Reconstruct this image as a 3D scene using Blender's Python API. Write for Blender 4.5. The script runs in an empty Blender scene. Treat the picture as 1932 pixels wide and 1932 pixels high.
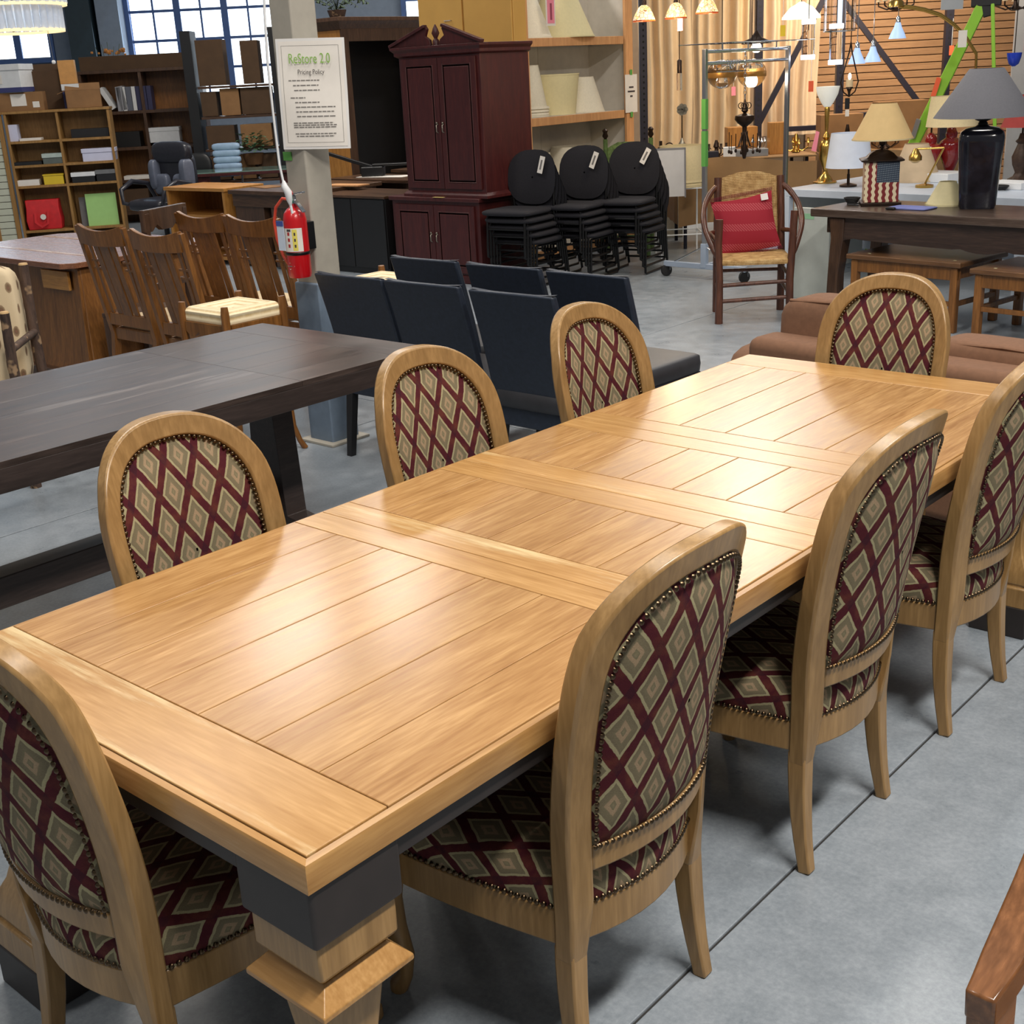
import bpy, bmesh, math, random
from math import sin, cos, pi, radians as R
from mathutils import Vector, Matrix, Euler
random.seed(7)
SC = bpy.context.scene
COL = SC.collection

# ---------------------------------------------------------------- camera, world, lights, exposure
CAM = Vector((1.18541, -0.86405, 1.75543)); YAW, PITCH, ROLL = 41.992, 19.4127, -2.9588
F_PX = 2361.593
cam_data = bpy.data.cameras.new('camera')
cam = bpy.data.objects.new('camera', cam_data); COL.objects.link(cam)
CAM_M = Matrix.Rotation(R(YAW), 3, 'Z') @ Matrix.Rotation(pi/2 - R(PITCH), 3, 'X') @ Matrix.Rotation(R(ROLL), 3, 'Z')
cam.matrix_world = Matrix.Translation(CAM) @ CAM_M.to_4x4()
cam_data.sensor_width = 36.0
cam_data.lens = F_PX / 1932 * 36.0
cam_data.clip_start = 0.05; cam_data.clip_end = 200
SC.camera = cam
SC.view_settings.view_transform = 'Standard'
SC.view_settings.look = 'None'
SC.view_settings.gamma = 1.0
SC.view_settings.use_curve_mapping = False
SC.view_settings.exposure = 0.0
SC.cycles.use_denoising = True
SC.cycles.max_bounces = 6
SC.cycles.sample_clamp_indirect = 4.0

world = bpy.data.worlds.new('world'); SC.world = world
world.use_nodes = True
world.node_tree.nodes['Background'].inputs[0].default_value = (0.93, 0.97, 1.0, 1)
world.node_tree.nodes['Background'].inputs[1].default_value = 0.18

def area(name, loc, size, power, color=(1, 1, 1), to=None, spread=180):
    l = bpy.data.lights.new(name, 'AREA'); l.shape = 'RECTANGLE'
    l.size, l.size_y = size; l.energy = power; l.color = color; l.spread = R(spread)
    o = bpy.data.objects.new(name, l); COL.objects.link(o); o.location = loc
    if to is not None:
        o.rotation_euler = (Vector(to) - Vector(loc)).to_track_quat('-Z', 'Y').to_euler()
    return o
# long strip fixtures under the roof of the hall, running the way the tables do; the broad far one is widened to veil the tabletop with reflection
for x, y, w, sz in ((2.3, .5, 400, (.45, 2.4)), (2.3, 4.6, 130, (.45, 2.4)), (-2.2, 2.4, 150, (.45, 2.4)), (-2.2, -2.0, 80, (.45, 2.4)), (-2.4, 7.2, 110, (.45, 2.4)), (-9.2, 7.7, 230, (.6, 2.8)), (-8.8, 15.8, 330, (3.0, 5.0)), (-6.3, 11.9, 90, (.45, 1.2)), (-7.2, 3.4, 80, (.45, 2.4))):
    area('strip_light', (x, y, 5.6), sz, w, (1.0, 0.94, 0.86))
# added panel in front of the window wall far on the left, topping up its daylight
area('window_daylight', (-16.2, 10.5, 2.9), (7, 1.8), 60, (0.58, 0.78, 1.0), to=(-3, 3, 0.6))
# warm glow of the lamp department at the back right
area('lamp_corner_glow', (-4.1, 11.0, 3.3), (2.2, 1.0), 75, (1.0, 0.80, 0.56), to=(-6.0, 12.6, 1.2), spread=110)

# ---------------------------------------------------------------- mesh builder
class MB:
    def __init__(s): s.v = []; s.f = []; s.uv = {}; s.m = []
    def add(s, vs, fs, M=None, uv=None, mi=0):
        b = len(s.v)
        for i, p in enumerate(vs):
            p = Vector(p); s.v.append(tuple(M @ p) if M else tuple(p))
            if uv: s.uv[b + i] = uv[i]
        s.f += [tuple(b + i for i in f) for f in fs]; s.m += [mi] * len(fs)
        return s
    def box(s, x0, x1, y0, y1, z0, z1, M=None, mi=0):
        v = [(x0,y0,z0),(x1,y0,z0),(x1,y1,z0),(x0,y1,z0),(x0,y0,z1),(x1,y0,z1),(x1,y1,z1),(x0,y1,z1)]
        return s.add(v, [(0,3,2,1),(4,5,6,7),(0,1,5,4),(1,2,6,5),(2,3,7,6),(3,0,4,7)], M, mi=mi)
    def loft(s, rings, caps=True, close=True, M=None, loop=False, uv=None, mi=0):
        n = len(rings[0]); vs = [p for r in rings for p in r]; fs = []
        nr = len(rings)
        for i in range(nr if loop else nr - 1):
            a, b = i * n, ((i + 1) % nr) * n
            for j in range(n if close else n - 1):
                k = (j + 1) % n
                fs.append((a + j, a + k, b + k, b + j))
        if caps and not loop:
            fs.append(tuple(range(n - 1, -1, -1))); fs.append(tuple((nr - 1) * n + i for i in range(n)))
        return s.add(vs, fs, M, uv, mi)
    def tube(s, pts, r, n=8, M=None, caps=True, sq=None, loop=False, mi=0):
        pts = [Vector(p) for p in pts]; N = len(pts)
        rr = r if isinstance(r, (list, tuple)) else [r] * N
        rings = []; up = None
        for i, p in enumerate(pts):
            if loop: t = pts[(i + 1) % N] - pts[i - 1]
            else: t = pts[min(i + 1, N - 1)] - pts[max(i - 1, 0)]
            t.normalize()
            if up is None:
                up = Vector((0, 0, 1)) if abs(t.z) < .95 else Vector((0, 1, 0))
            u = up - t * up.dot(t)
            if u.length < 1e-4: u = t.orthogonal()
            u.normalize(); w = t.cross(u); up = u
            if sq:
                a, b = sq if not isinstance(sq[0], (list, tuple)) else sq[i]
                rings.append([p + w * a / 2 + u * b / 2, p - w * a / 2 + u * b / 2, p - w * a / 2 - u * b / 2, p + w * a / 2 - u * b / 2])
            else:
                rings.append([p + w * cos(2*pi*k/n) * rr[i] + u * sin(2*pi*k/n) * rr[i] for k in range(n)])
        return s.loft(rings, caps=caps, M=M, loop=loop, mi=mi)
    def lathe(s, prof, n=24, c=(0, 0, 0), M=None, sx=1, sy=1, caps=True, flute=0, mi=0):
        cx, cy, cz = c
        rings = [[(cx + (r * (1 + flute * cos(k * pi))) * cos(2*pi*k/n) * sx, cy + (r * (1 + flute * cos(k * pi))) * sin(2*pi*k/n) * sy, cz + z) for k in range(n)] for r, z in prof]
        return s.loft(rings, caps=caps, M=M, mi=mi)
    def prism(s, poly, ax, a, b, M=None, mi=0):
        def P(u, v, w): return {'x': (w, u, v), 'y': (u, w, v), 'z': (u, v, w)}[ax]
        n = len(poly); vs = [P(u, v, a) for u, v in poly] + [P(u, v, b) for u, v in poly]
        fs = [tuple(range(n)), tuple(range(2*n - 1, n - 1, -1))] + [(i, i + n, (i + 1) % n + n, (i + 1) % n) for i in range(n)]
        return s.add(vs, fs, M, mi=mi)
    def grid(s, fn, nu, nv, M=None, mi=0, uv=True):
        vs = []; us = []
        for i in range(nu + 1):
            for j in range(nv + 1):
                u, v = i / nu, j / nv; vs.append(fn(u, v)); us.append((u, v))
        fs = [(i*(nv+1)+j, (i+1)*(nv+1)+j, (i+1)*(nv+1)+j+1, i*(nv+1)+j+1) for i in range(nu) for j in range(nv)]
        return s.add(vs, fs, M, us if uv else None, mi)
    def ball(s, c, r, n=12, m=8, sc=(1, 1, 1), M=None, mi=0):
        rings = [[(c[0] + r*sin(pi*i/m)*cos(2*pi*k/n)*sc[0], c[1] + r*sin(pi*i/m)*sin(2*pi*k/n)*sc[1], c[2] + r*cos(pi*i/m)*sc[2]) for k in range(n)] for i in range(1, m)]
        rings = rings[::-1]
        return s.loft(rings, M=M, mi=mi)
    def cushion(s, x0, x1, y0, y1, z0, z1, e=.5, n=10, M=None, mi=0, bulge=None):
        # a soft box: superellipsoid
        cx, cy, cz = (x0+x1)/2, (y0+y1)/2, (z0+z1)/2; a, b, c = (x1-x0)/2, (y1-y0)/2, (z1-z0)/2
        def sg(t, p): return math.copysign(abs(t) ** p, t)
        rings = []
        for i in range(1, n):
            ph = -pi/2 + pi * i / n
            rings.append([(cx + a*sg(cos(ph), e)*sg(cos(2*pi*k/(2*n)), e*.6), cy + b*sg(cos(ph), e)*sg(sin(2*pi*k/(2*n)), e*.6), cz + c*sg(sin(ph), e)) for k in range(2*n)])
        return s.loft(rings, M=M, mi=mi)
    def mesh(s, name):
        me = bpy.data.meshes.new(name); me.from_pydata(s.v, [], s.f); me.update()
        if s.uv:
            ul = me.uv_layers.new(name='UVMap')
            for l in me.loops: ul.data[l.index].uv = s.uv.get(l.vertex_index, (0, 0))
        if any(s.m): me.polygons.foreach_set('material_index', s.m)
        return me
    def obj(s, name, m, parent=None, smooth=None, bevel=0, seg=2, sub=0, fix=True):
        me = s.mesh(name)
        if fix:
            bm = bmesh.new(); bm.from_mesh(me); bmesh.ops.recalc_face_normals(bm, faces=bm.faces); bm.to_mesh(me); bm.free()
        for mm in (m if isinstance(m, (list, tuple)) else [m]): me.materials.append(mm)
        if smooth is not None:
            me.polygons.foreach_set('use_smooth', [True] * len(me.polygons)); me.set_sharp_from_angle(angle=R(smooth))
        o = bpy.data.objects.new(name, me); COL.objects.link(o)
        if parent: o.parent = parent
        if bevel:
            b = o.modifiers.new('bevel', 'BEVEL'); b.width = bevel; b.segments = seg; b.limit_method = 'ANGLE'; b.angle_limit = R(35)
            if smooth is None:
                me.polygons.foreach_set('use_smooth', [True] * len(me.polygons)); me.set_sharp_from_angle(angle=R(180))
                b.harden_normals = True
        if sub:
            d = o.modifiers.new('sub', 'SUBSURF'); d.levels = d.render_levels = sub
        return o

def box(name, m, parent, x0, x1, y0, y1, z0, z1, bevel=.003, M=None):
    return MB().box(x0, x1, y0, y1, z0, z1, M).obj(name, m, parent, bevel=bevel)

def tag(o, label, cat, group=None, kind=None):
    if label: o['label'] = label
    if cat: o['category'] = cat
    if group: o['group'] = group
    if kind: o['kind'] = kind
    return o
def thing(name, label, cat, loc=(0, 0, 0), rz=0, group=None):
    o = bpy.data.objects.new(name, None); COL.objects.link(o); o.empty_display_size = .1
    o.location = loc; o.rotation_euler = (0, 0, R(rz))
    return tag(o, label, cat, group)
def struct(o): o['kind'] = 'structure'; return o
KIDS = {}
def kids(r): return [o for o in COL.objects if o.parent == r]
def dup(root, label, loc=None, rz=None, group=None, parent=None):
    r = root.copy(); COL.objects.link(r)
    if parent: r.parent = parent
    if label: r['label'] = label
    if group: r['group'] = group
    if loc is not None: r.location = loc
    if rz is not None: r.rotation_euler = (r.rotation_euler[0], r.rotation_euler[1], R(rz))
    for ch in kids(root): dup(ch, None, parent=r)
    return r
def RZ(a, loc=(0, 0, 0)): return Matrix.Translation(loc) @ Matrix.Rotation(R(a), 4, 'Z')
def T(x, y, z): return Matrix.Translation((x, y, z))
def lerp(tab, z):
    for (a, u), (b, v) in zip(tab, tab[1:]):
        if z <= b: 
            t = (z - a) / (b - a); return u + (v - u) * max(0, t)
    return tab[-1][1]
def spline(tab, z):   # smooth interpolation
    n = len(tab)
    for i in range(n - 1):
        a, b = tab[i], tab[i+1]
        if z <= b[0] or i == n - 2:
            t = min(1, max(0, (z - a[0]) / (b[0] - a[0])))
            p0 = tab[max(i-1, 0)]; p3 = tab[min(i+2, n-1)]
            m1 = (b[1]-p0[1])/(b[0]-p0[0]) * (b[0]-a[0]); m2 = (p3[1]-a[1])/(p3[0]-a[0]) * (b[0]-a[0])
            return (2*t**3-3*t*t+1)*a[1] + (t**3-2*t*t+t)*m1 + (-2*t**3+3*t*t)*b[1] + (t**3-t*t)*m2

# ---------------------------------------------------------------- materials
def lin(c):
    f = lambda x: (x/12.92 if x <= .04045 else ((x+.055)/1.055)**2.4)
    return tuple(f(x/255) for x in c) + (1,)
class NT:
    def __init__(s, name):
        s.mat = bpy.data.materials.new(name); s.mat.use_nodes = True; s.t = s.mat.node_tree
        s.b = s.t.nodes['Principled BSDF']
    def n(s, typ, **kw):
        d = s.t.nodes.new('ShaderNode' + typ)
        for k, v in kw.items():
            if k.startswith('_'): setattr(d, k[1:], v)
            else:
                k2 = int(k[1:]) if k[0] == 'i' and k[1:].isdigit() else k.replace('__', ' ')
                inp = d.inputs[k2]
                if isinstance(v, bpy.types.NodeSocket): s.t.links.new(v, inp)
                else: inp.default_value = v
        return d
    def link(s, a, b): s.t.links.new(a, b)
    def math(s, op, a, b=0.0, c=0.0): return s.n('Math', _operation=op, i0=a, i1=b, i2=c).outputs[0]
    def mix(s, fac, a, b, mode='MIX'):
        d = s.t.nodes.new('ShaderNodeMix'); d.data_type = 'RGBA'; d.blend_type = mode
        for sock, v in ((d.inputs[0], fac), (d.inputs[6], a), (d.inputs[7], b)):
            if isinstance(v, bpy.types.NodeSocket): s.t.links.new(v, sock)
            else: sock.default_value = v
        return d.outputs[2]
    def ramp(s, fac, stops, const=False):
        d = s.t.nodes.new('ShaderNodeValToRGB'); e = d.color_ramp
        e.interpolation = 'CONSTANT' if const else 'LINEAR'
        while len(e.elements) < len(stops): e.elements.new(.5)
        for el, (p, c) in zip(e.elements, stops): el.position = p; el.color = c if len(c) == 4 else lin(c)
        s.t.links.new(fac, d.inputs[0]); return d.outputs[0]
    def coord(s, kind='Object', scale=(1, 1, 1), rot=(0, 0, 0)):
        tc = s.n('TexCoord').outputs[kind]
        return s.n('Mapping', Vector=tc, Scale=scale, Rotation=rot).outputs[0]
    def noise(s, vec, scale, detail=3, rough=.55, dist=0):
        return s.n('TexNoise', Vector=vec, Scale=scale, Detail=detail, Roughness=rough, Distortion=dist).outputs
    def bump(s, h, strength, dist=.002):
        s.link(s.n('Bump', Strength=strength, Distance=dist, Height=h).outputs[0], s.b.inputs['Normal'])
    def done(s, color=None, rough=None, metal=None, coat=None, spec=None, **kw):
        for k, v in (('Base Color', color), ('Roughness', rough), ('Metallic', metal), ('Coat Weight', coat), ('Specular IOR Level', spec)):
            if v is None: continue
            if isinstance(v, bpy.types.NodeSocket): s.link(v, s.b.inputs[k])
            else: s.b.inputs[k].default_value = v
        for k, v in kw.items(): s.b.inputs[k.replace('_', ' ')].default_value = v
        return s.mat
def plain(name, c, rough=.5, metal=0, var=.06, scale=14, coat=0, bump=0, emit=None, **kw):
    t = NT(name); c = lin(c)
    if var:
        nz = t.noise(t.coord('Object'), scale, 4)[0]
        d = tuple(x * (1 - var * 2) for x in c[:3]) + (1,); l = tuple(min(1, x * (1 + var)) for x in c[:3]) + (1,)
        col = t.ramp(nz, [(.3, d), (.7, l)])
        if bump: t.bump(nz, bump)
    else: col = c
    if emit:
        t.b.inputs['Emission Color'].default_value = lin(emit[0]); t.b.inputs['Emission Strength'].default_value = emit[1]
    return t.done(col, rough, metal, coat, **kw)
def wood(name, c0, c1, ax='y', sc=1.0, rough=.35, coat=0, var=.12, bump=.15, worn=None, spec=None):
    t = NT(name); S = {'x': (2.2, 26, 26), 'y': (26, 2.2, 26), 'z': (26, 26, 2.2)}[ax]
    rnd = t.n('ObjectInfo').outputs['Random']
    tc = t.n('TexCoord').outputs['Object']
    off = t.n('CombineXYZ', X=t.math('MULTIPLY', rnd, 13.0), Y=t.math('MULTIPLY', rnd, 7.0), Z=t.math('MULTIPLY', rnd, 5.0)).outputs[0]
    va = t.n('VectorMath', _operation='ADD', i0=tc, i1=off).outputs[0]
    mp = t.n('Mapping', Vector=va, Scale=tuple(x * sc for x in S)).outputs[0]
    g = t.noise(mp, 1.0, 6, .62, .6)[0]
    fine = t.noise(t.n('Mapping', Vector=mp, Scale=(5, 5, 5)).outputs[0], 1.0, 2, .5)[0]
    gg = t.math('ADD', t.math('MULTIPLY', g, .60), t.math('MULTIPLY', fine, .40))
    col = t.ramp(gg, [(.34, c0), (.5, tuple((a + b) / 2 for a, b in zip(c0, c1))), (.64, c1)])
    big = t.noise(va, 2.2, 2)[0]
    hv = t.n('HueSaturation', Color=col, Value=t.math('ADD', t.math('ADD', 1 - var, t.math('MULTIPLY', rnd, var)), t.math('MULTIPLY', big, var))).outputs[0]
    if worn:
        w = t.noise(t.n('Mapping', Vector=va, Scale=tuple(x * .16 for x in S)).outputs[0], 1.3, 8, .7)[0]
        hv = t.mix(t.ramp(w, [(worn[1], (0, 0, 0, 1)), (worn[1] + .10, (.75, .75, .75, 1))]), hv, lin(worn[0]))
    if bump: t.bump(gg, bump, .0012)
    rr = t.math('ADD', rough - .06, t.math('MULTIPLY', gg, .14))
    return t.done(hv, rr, 0, coat, spec)

M = {}
M['oak_y'] = wood('honey_oak_grain_along', (146, 104, 60), (184, 143, 92), 'y', rough=.23)
M['oak_x'] = wood('honey_oak_grain_across', (156, 114, 64), (186, 144, 90), 'x', rough=.24, worn=((222, 202, 156), .575))
M['oak_chair'] = wood('honey_oak_chair_frame', (134, 103, 62), (166, 131, 84), 'z', rough=.30, bump=.08)
M['oak_edge'] = wood('honey_oak_edge', (146, 105, 58), (176, 135, 82), 'y', rough=.3)
M['black_paint'] = plain('distressed_black_paint', (44, 38, 36), .5, var=.1, bump=.05)
M['gap'] = plain('dark_joint', (70, 44, 22), .8)

def fabric_diamond():
    t = NT('diamond_tapestry')
    uv = t.n('TexCoord').outputs['UV']
    wob = t.noise(uv, 60, 2)[1]
    wv = t.n('VectorMath', _operation='SCALE', i0=t.n('VectorMath', _operation='SUBTRACT', i0=wob, i1=(.5, .5, .5)).outputs[0], Scale=.004).outputs[0]
    sp = t.n('SeparateXYZ', Vector=t.n('VectorMath', _operation='ADD', i0=uv, i1=wv).outputs[0]).outputs
    u = t.math('DIVIDE', sp[0], .082); v = t.math('DIVIDE', sp[1], .147)
    def cell(e):
        fr = t.math('FRACT', e); return t.math('MULTIPLY', t.math('ABSOLUTE', t.math('SUBTRACT', fr, .5)), 2.0)
    a = cell(t.math('ADD', t.math('ADD', u, v), 20.25)); b = cell(t.math('ADD', t.math('SUBTRACT', u, v), 20.25))
    m = t.math('MAXIMUM', a, b)
    diamond = t.ramp(m, [(0, (136, 126, 98)), (.13, (120, 111, 87)), (.15, (160, 138, 110)), (.30, (156, 134, 107)), (.33, (122, 112, 88)), (.60, (116, 106, 84)), (.63, (164, 155, 120)), (.745, (158, 149, 115)), (.765, (76, 26, 34)), (1, (76, 26, 34))])
    cross = t.math('MULTIPLY', t.math('GREATER_THAN', a, .76), t.math('GREATER_THAN', b, .76))
    col = t.mix(t.math('MULTIPLY', cross, .45), diamond, lin((40, 20, 34)))
    nz = t.noise(uv, 420, 3, .7)[0]
    mott = t.noise(uv, 26, 3)[0]
    band = t.math('GREATER_THAN', m, .755)
    col = t.mix(t.math('MULTIPLY', t.math('MULTIPLY', band, .5), t.ramp(mott, [(.45, (0, 0, 0, 1)), (.7, (1, 1, 1, 1))])), col, lin((112, 62, 44)))
    col = t.n('HueSaturation', Color=col, Value=t.math('ADD', .62, t.math('MULTIPLY', nz, .66))).outputs[0]
    t.bump(nz, .25, .002)
    return t.done(col, .85, spec=.2)
M['diamond'] = fabric_diamond()
M['nail'] = plain('antique_brass_nail', (92, 76, 58), .3, 1, var=0)
# ---------------------------------------------------------------- floor
def concrete():
    t = NT('polished_concrete'); co = t.coord('Object')
    a = t.noise(co, .9, 5, .6)[0]; b = t.noise(co, 9, 6, .65)[0]; c = t.noise(co, 75, 4, .7)[0]
    mx = t.math('ADD', t.math('MULTIPLY', a, .38), t.math('ADD', t.math('MULTIPLY', b, .30), t.math('MULTIPLY', c, .32)))
    col = t.ramp(mx, [(.34, (112, 121, 129)), (.5, (140, 148, 156)), (.66, (164, 171, 179))])
    t.bump(b, .04, .002)
    return t.done(col, t.ramp(b, [(.3, (.26, .26, .26, 1)), (.7, (.42, .42, .42, 1))]), spec=.45)
M['floor'] = concrete()
M['joint'] = plain('saw_cut_joint', (46, 45, 44), .9)
fl = MB()
# slab bays with saw-cut joints between them (recessed strips)
jx = [-40, -15.1, -11.3, -7.54, -3.765, 0.01, 3.8, 30]; jy = [-12, -1.5, 3.85, 8.6, 13.4, 18.2, 34]
floor = MB().box(-40, 30, -12, 34, -.2, -.006).obj('floor', M['joint']); struct(floor)
for i in range(len(jx) - 1):
    for j in range(len(jy) - 1):
        g = .003
        MB().box(jx[i] + g, jx[i+1] - g, jy[j] + g, jy[j+1] - g, -.02, 0).obj('slab', M['floor'], floor, bevel=.003, seg=1)

# ---------------------------------------------------------------- dining table
TW, TL, TH = 1.11, 2.989, .762
def dining_table():
    t = thing('dining_table', 'long honey oak dining table with planked top and black apron', 'table', (0, 0, 0))
    e = .014; x0, x1 = -TW + e, -e
    core = MB().box(-TW + .006, -.006, .006, TL - .006, .716, .7535)
    core.obj('tabletop_core', M['gap'], t)
    fields = [(.168, .89), (1.065, 1.387), (1.577, 1.89), (2.07, 2.821)]
    boards = [(e, .168), (.89, .977), (.977, 1.065), (1.387, 1.479), (1.479, 1.577), (1.89, 1.98), (1.98, 2.07), (2.821, TL - e)]
    n = 7; w = (x1 - x0) / n; g = .0008
    for a, b in fields:
        for k in range(n):
            box('plank', M['oak_y'], t, x0 + k*w + g, x0 + (k+1)*w - g, a + g, b - g, .745, TH, .0022)
    for a, b in boards:
        box('cross_board', M['oak_x'], t, x0 + g, x1 - g, a + g, b - g, .745, TH, .002)
    # moulded edge, cut where the halves and leaves meet
    prof = [(0, .712), (0, .7515), (.0028, .7568), (.0135, .7585), (.0135, .712)]
    cuts = [0, .977, 1.479, 1.98, TL]
    for a, b in zip(cuts, cuts[1:]):
        for sx in (0, 1):
            E_ = [[((-p if sx == 0 else -TW + p), (p if y == 0 else TL - p if y == TL else y + (.0006 if y == a else -.0006)), z) for p, z in prof] for y in (a, b)]
            MB().loft(E_).obj('edge_moulding', M['oak_edge'], t, smooth=40)
    for sy in (0, 1):
        MB().loft([[((-p if s_ == 0 else -TW + p), (p if sy == 0 else TL - p), z) for p, z in prof] for s_ in (0, 1)]).obj('edge_moulding', M['oak_x'], t, smooth=40)
    for args in ((-TW + .02, -.02, .012, .034), (-TW + .02, -.02, TL - .034, TL - .012)):
        box('apron', M['black_paint'], t, *args, .672, .714, .003)
    for xa, xb in ((-TW + .012, -TW + .034), (-.034, -.012)):
        box('apron', M['black_paint'], t, xa, xb, .02, TL - .02, .672, .714, .003)
    sq = lambda h, z: [(-h, -h, z), (h, -h, z), (h, h, z), (-h, h, z)]
    for lx, ly in ((-.092, .092), (-TW + .092, .092), (-.092, TL - .092), (-TW + .092, TL - .092)):
        L = MB().loft([sq(h, z) for h, z in ((.076, .612), (.076, .545), (.058, .53), (.055, .46), (.047, .39), (.040, .33), (.042, .29), (.052, .255), (.068, .225), (.077, .195), (.079, .175), (.072, .170), (.084, .165), (.086, .10))], M=T(lx, ly, 0))
        leg = L.obj('leg', M['oak_chair'], t, smooth=35, bevel=.004)
        MB().box(lx - .086, lx + .086, ly - .086, ly + .086, .608, .714).obj('cap_block', M['black_paint'], leg, bevel=.008, seg=3)
        MB().box(lx - .088, lx + .088, ly - .088, ly + .088, 0, .102).obj('plinth', M['black_paint'], leg, bevel=.005)
        # mitred collar moulding
        co = MB().loft([sq(.062, .530), sq(.090, .500), sq(.090, .491), sq(.062, .474)], M=T(lx, ly, 0)).obj('collar', M['oak_x'], leg, bevel=.002)
    return t
dining_table()

# ---------------------------------------------------------------- upholstered dining chairs
YS = [(0, -.285), (.1, -.268), (.2, -.258), (.3, -.254), (.42, -.255), (.6, -.270), (.8, -.305), (1.06, -.365)]
HW = .230
def ysurf(s, z, bul=.055):
    k = min(1, max(0, (z - .27) / .12))
    return spline(YS, z) - bul * k * (1 - min(1, (s / .215) ** 2))
def dining_chair():
    t = thing('dining_chair', '', 'chair')
    wd = M['oak_chair']
    half = []
    for i in range(13):
        z = .27 + (.80 - .27) * i / 12; k = min(1, max(0, (z - .3) / .5)); k = k*k*(3-2*k)
        half.append((.206 + (HW - .206) * k, z))
    for i in range(1, 19):
        a = pi/2 * i / 18; half.append((HW * cos(a) ** (2/2.45), .80 + .25 * sin(a) ** (2/2.45)))
    outl = [(-s, z) for s, z in half] + [(s, z) for s, z in half[-2::-1]]
    N = len(outl); inn = []
    for i, (s, z) in enumerate(outl):
        a, b = outl[max(i-1, 0)], outl[min(i+1, N-1)]
        dx, dz = b[0]-a[0], b[1]-a[1]; l = math.hypot(dx, dz) or 1
        w = .044 + .003 * min(1, max(0, (z - .45) / .3)) + .004 * max(0, z - .9) / .15
        inn.append((s + dz/l*w, z - dx/l*w))
    rings = []
    for (so, zo), (si, zi) in zip(outl, inn):
        d = .021 - .004 * max(0, zo - .5)
        yo, yi = ysurf(so, zo), ysurf(si, zi)
        rings.append([(so, yo + d, zo), (so, yo - d, zo), (si, yi - d, zi), (si, yi + d, zi)])
    MB().loft(rings).obj('back_frame', wd, t, smooth=45, bevel=.0055)
    # lower back rail
    rail = []
    for i in range(11):
        s = -.168 + .336 * i / 10
        rail.append([(s, ysurf(s, .46) + .015, .458), (s, ysurf(s, .46) - .018, .458), (s, ysurf(s, .505) - .018, .508), (s, ysurf(s, .505) + .015, .508)])
    MB().loft(rail).obj('back_rail', wd, t, smooth=45, bevel=.004)
    # upholstered back, front and rear faces
    ring = [(s, z) for s, z in inn if z > .53]
    ring = [(ring[0][0], .506)] + ring + [(ring[-1][0], .506)]
    bot = [(ring[-1][0] + (ring[0][0] - ring[-1][0]) * k / 8, .506) for k in range(1, 8)]
    ring = ring + bot; c = (0, .74); K = 6
    B = MB()
    for sg in (1, -1):
        rr = []; uv = []
        for k in range(K + 1):
            f = 1 - k / K * .985; row = []
            for s, z in ring:
                x, zz = c[0] + (s - c[0]) * f, c[1] + (z - c[1]) * f
                puff = (.010 + .016 * (1 - f ** 4) if sg > 0 else .020 + .014 * (1 - f ** 4)) if k else (.002 if sg > 0 else .012)
                row.append((x, ysurf(x, zz) + sg * puff, zz)); uv.append((x, zz))
            rr.append(row)
        B.loft(rr, caps=False, uv=uv)
    B.obj('backrest', M['diamond'], t, smooth=60)
    # nail heads
    NB = MB()
    def nail(p, nrm, r=.0058):
        q = Vector(nrm).normalized().to_track_quat('Z', 'Y').to_matrix().to_4x4()
        Mx = Matrix.Translation(p) @ q
        h = [[(r*cos(2*pi*k/6), r*sin(2*pi*k/6), 0) for k in range(6)], [(r*.72*cos(2*pi*k/6), r*.72*sin(2*pi*k/6), r*.5) for k in range(6)], [(r*.2*cos(2*pi*k/6), r*.2*sin(2*pi*k/6), r*.72) for k in range(6)]]
        NB.loft(h, M=Mx)
    def along(pts, step):
        out = []; acc = 0
        for a, b in zip(pts, pts[1:]):
            a, b = Vector(a), Vector(b); L = (b - a).length
            while acc < L: out.append(a + (b - a) * acc / L); acc += step
            acc -= L
        return out
    loop2 = [(s * .975, (z - .74) * .985 + .74) for s, z in ring] ; loop2.append(loop2[0])
    for sg in (1, -1):
        path = [(s, ysurf(s, z) + (.013 if sg > 0 else -.0225), z) for s, z in loop2]
        for p in along(path, .0128): nail(p, (0, sg, .25 if sg > 0 else .1))
    # seat
    def outline(sc=1.0, n=10):
        q = []
        for i in range(n): a = i / n; s = -.2 + .4 * a; q.append((s, -.252 - .055 * (1 - (s / .2) ** 2)))
        for i in range(n): a = i / n; q.append((.2 + .05 * a + .012 * sin(pi * a), -.252 + .454 * a))
        for i in range(n): a = i / n; s = .25 - .5 * a; q.append((s, .202 + .035 * (1 - (s / .25) ** 2)))
        for i in range(n): a = i / n; q.append((-.25 + .05 * a - .012 * sin(pi * a), .202 - .454 * a))
        return [(x * sc, (y - .0) * sc) for x, y in q]
    o1, o2 = outline(1.0), outline(.90)
    MB().loft([[(x, y, .300) for x, y in o1], [(x, y, .373) for x, y in o1], [(x, y, .373) for x, y in o2], [(x, y, .300) for x, y in o2]], caps=False, loop=True).obj('seat_rail', wd, t, smooth=40, bevel=.004)
    S = MB(); rr = []; uv = []
    for f, z in ((.985, .368), (1.0, .393), (1.0, .422), (.975, .442), (.90, .456), (.7, .466), (.4, .472), (.05, .474)):
        row = []
        for x, y in o1:
            row.append((x * f, y * f, z)); ext = 1 + max(0, (.446 - z)) / math.hypot(x, y)
            uv.append((x * min(f, 1) * ext, y * min(f, 1) * ext))
        rr.append(row)
    S.loft(rr, caps=True, uv=uv).obj('seat', M['diamond'], t, smooth=70)
    path = [(x * 1.003, y * 1.003, .379) for x, y in o1]; path.append(path[0])
    for p in along(path, .0135): nail(p, (p[0], p[1], .02))
    tag(NB.obj('nailhead_trim', M['nail'], t, smooth=80, fix=False), None, None, kind='stuff')
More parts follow.
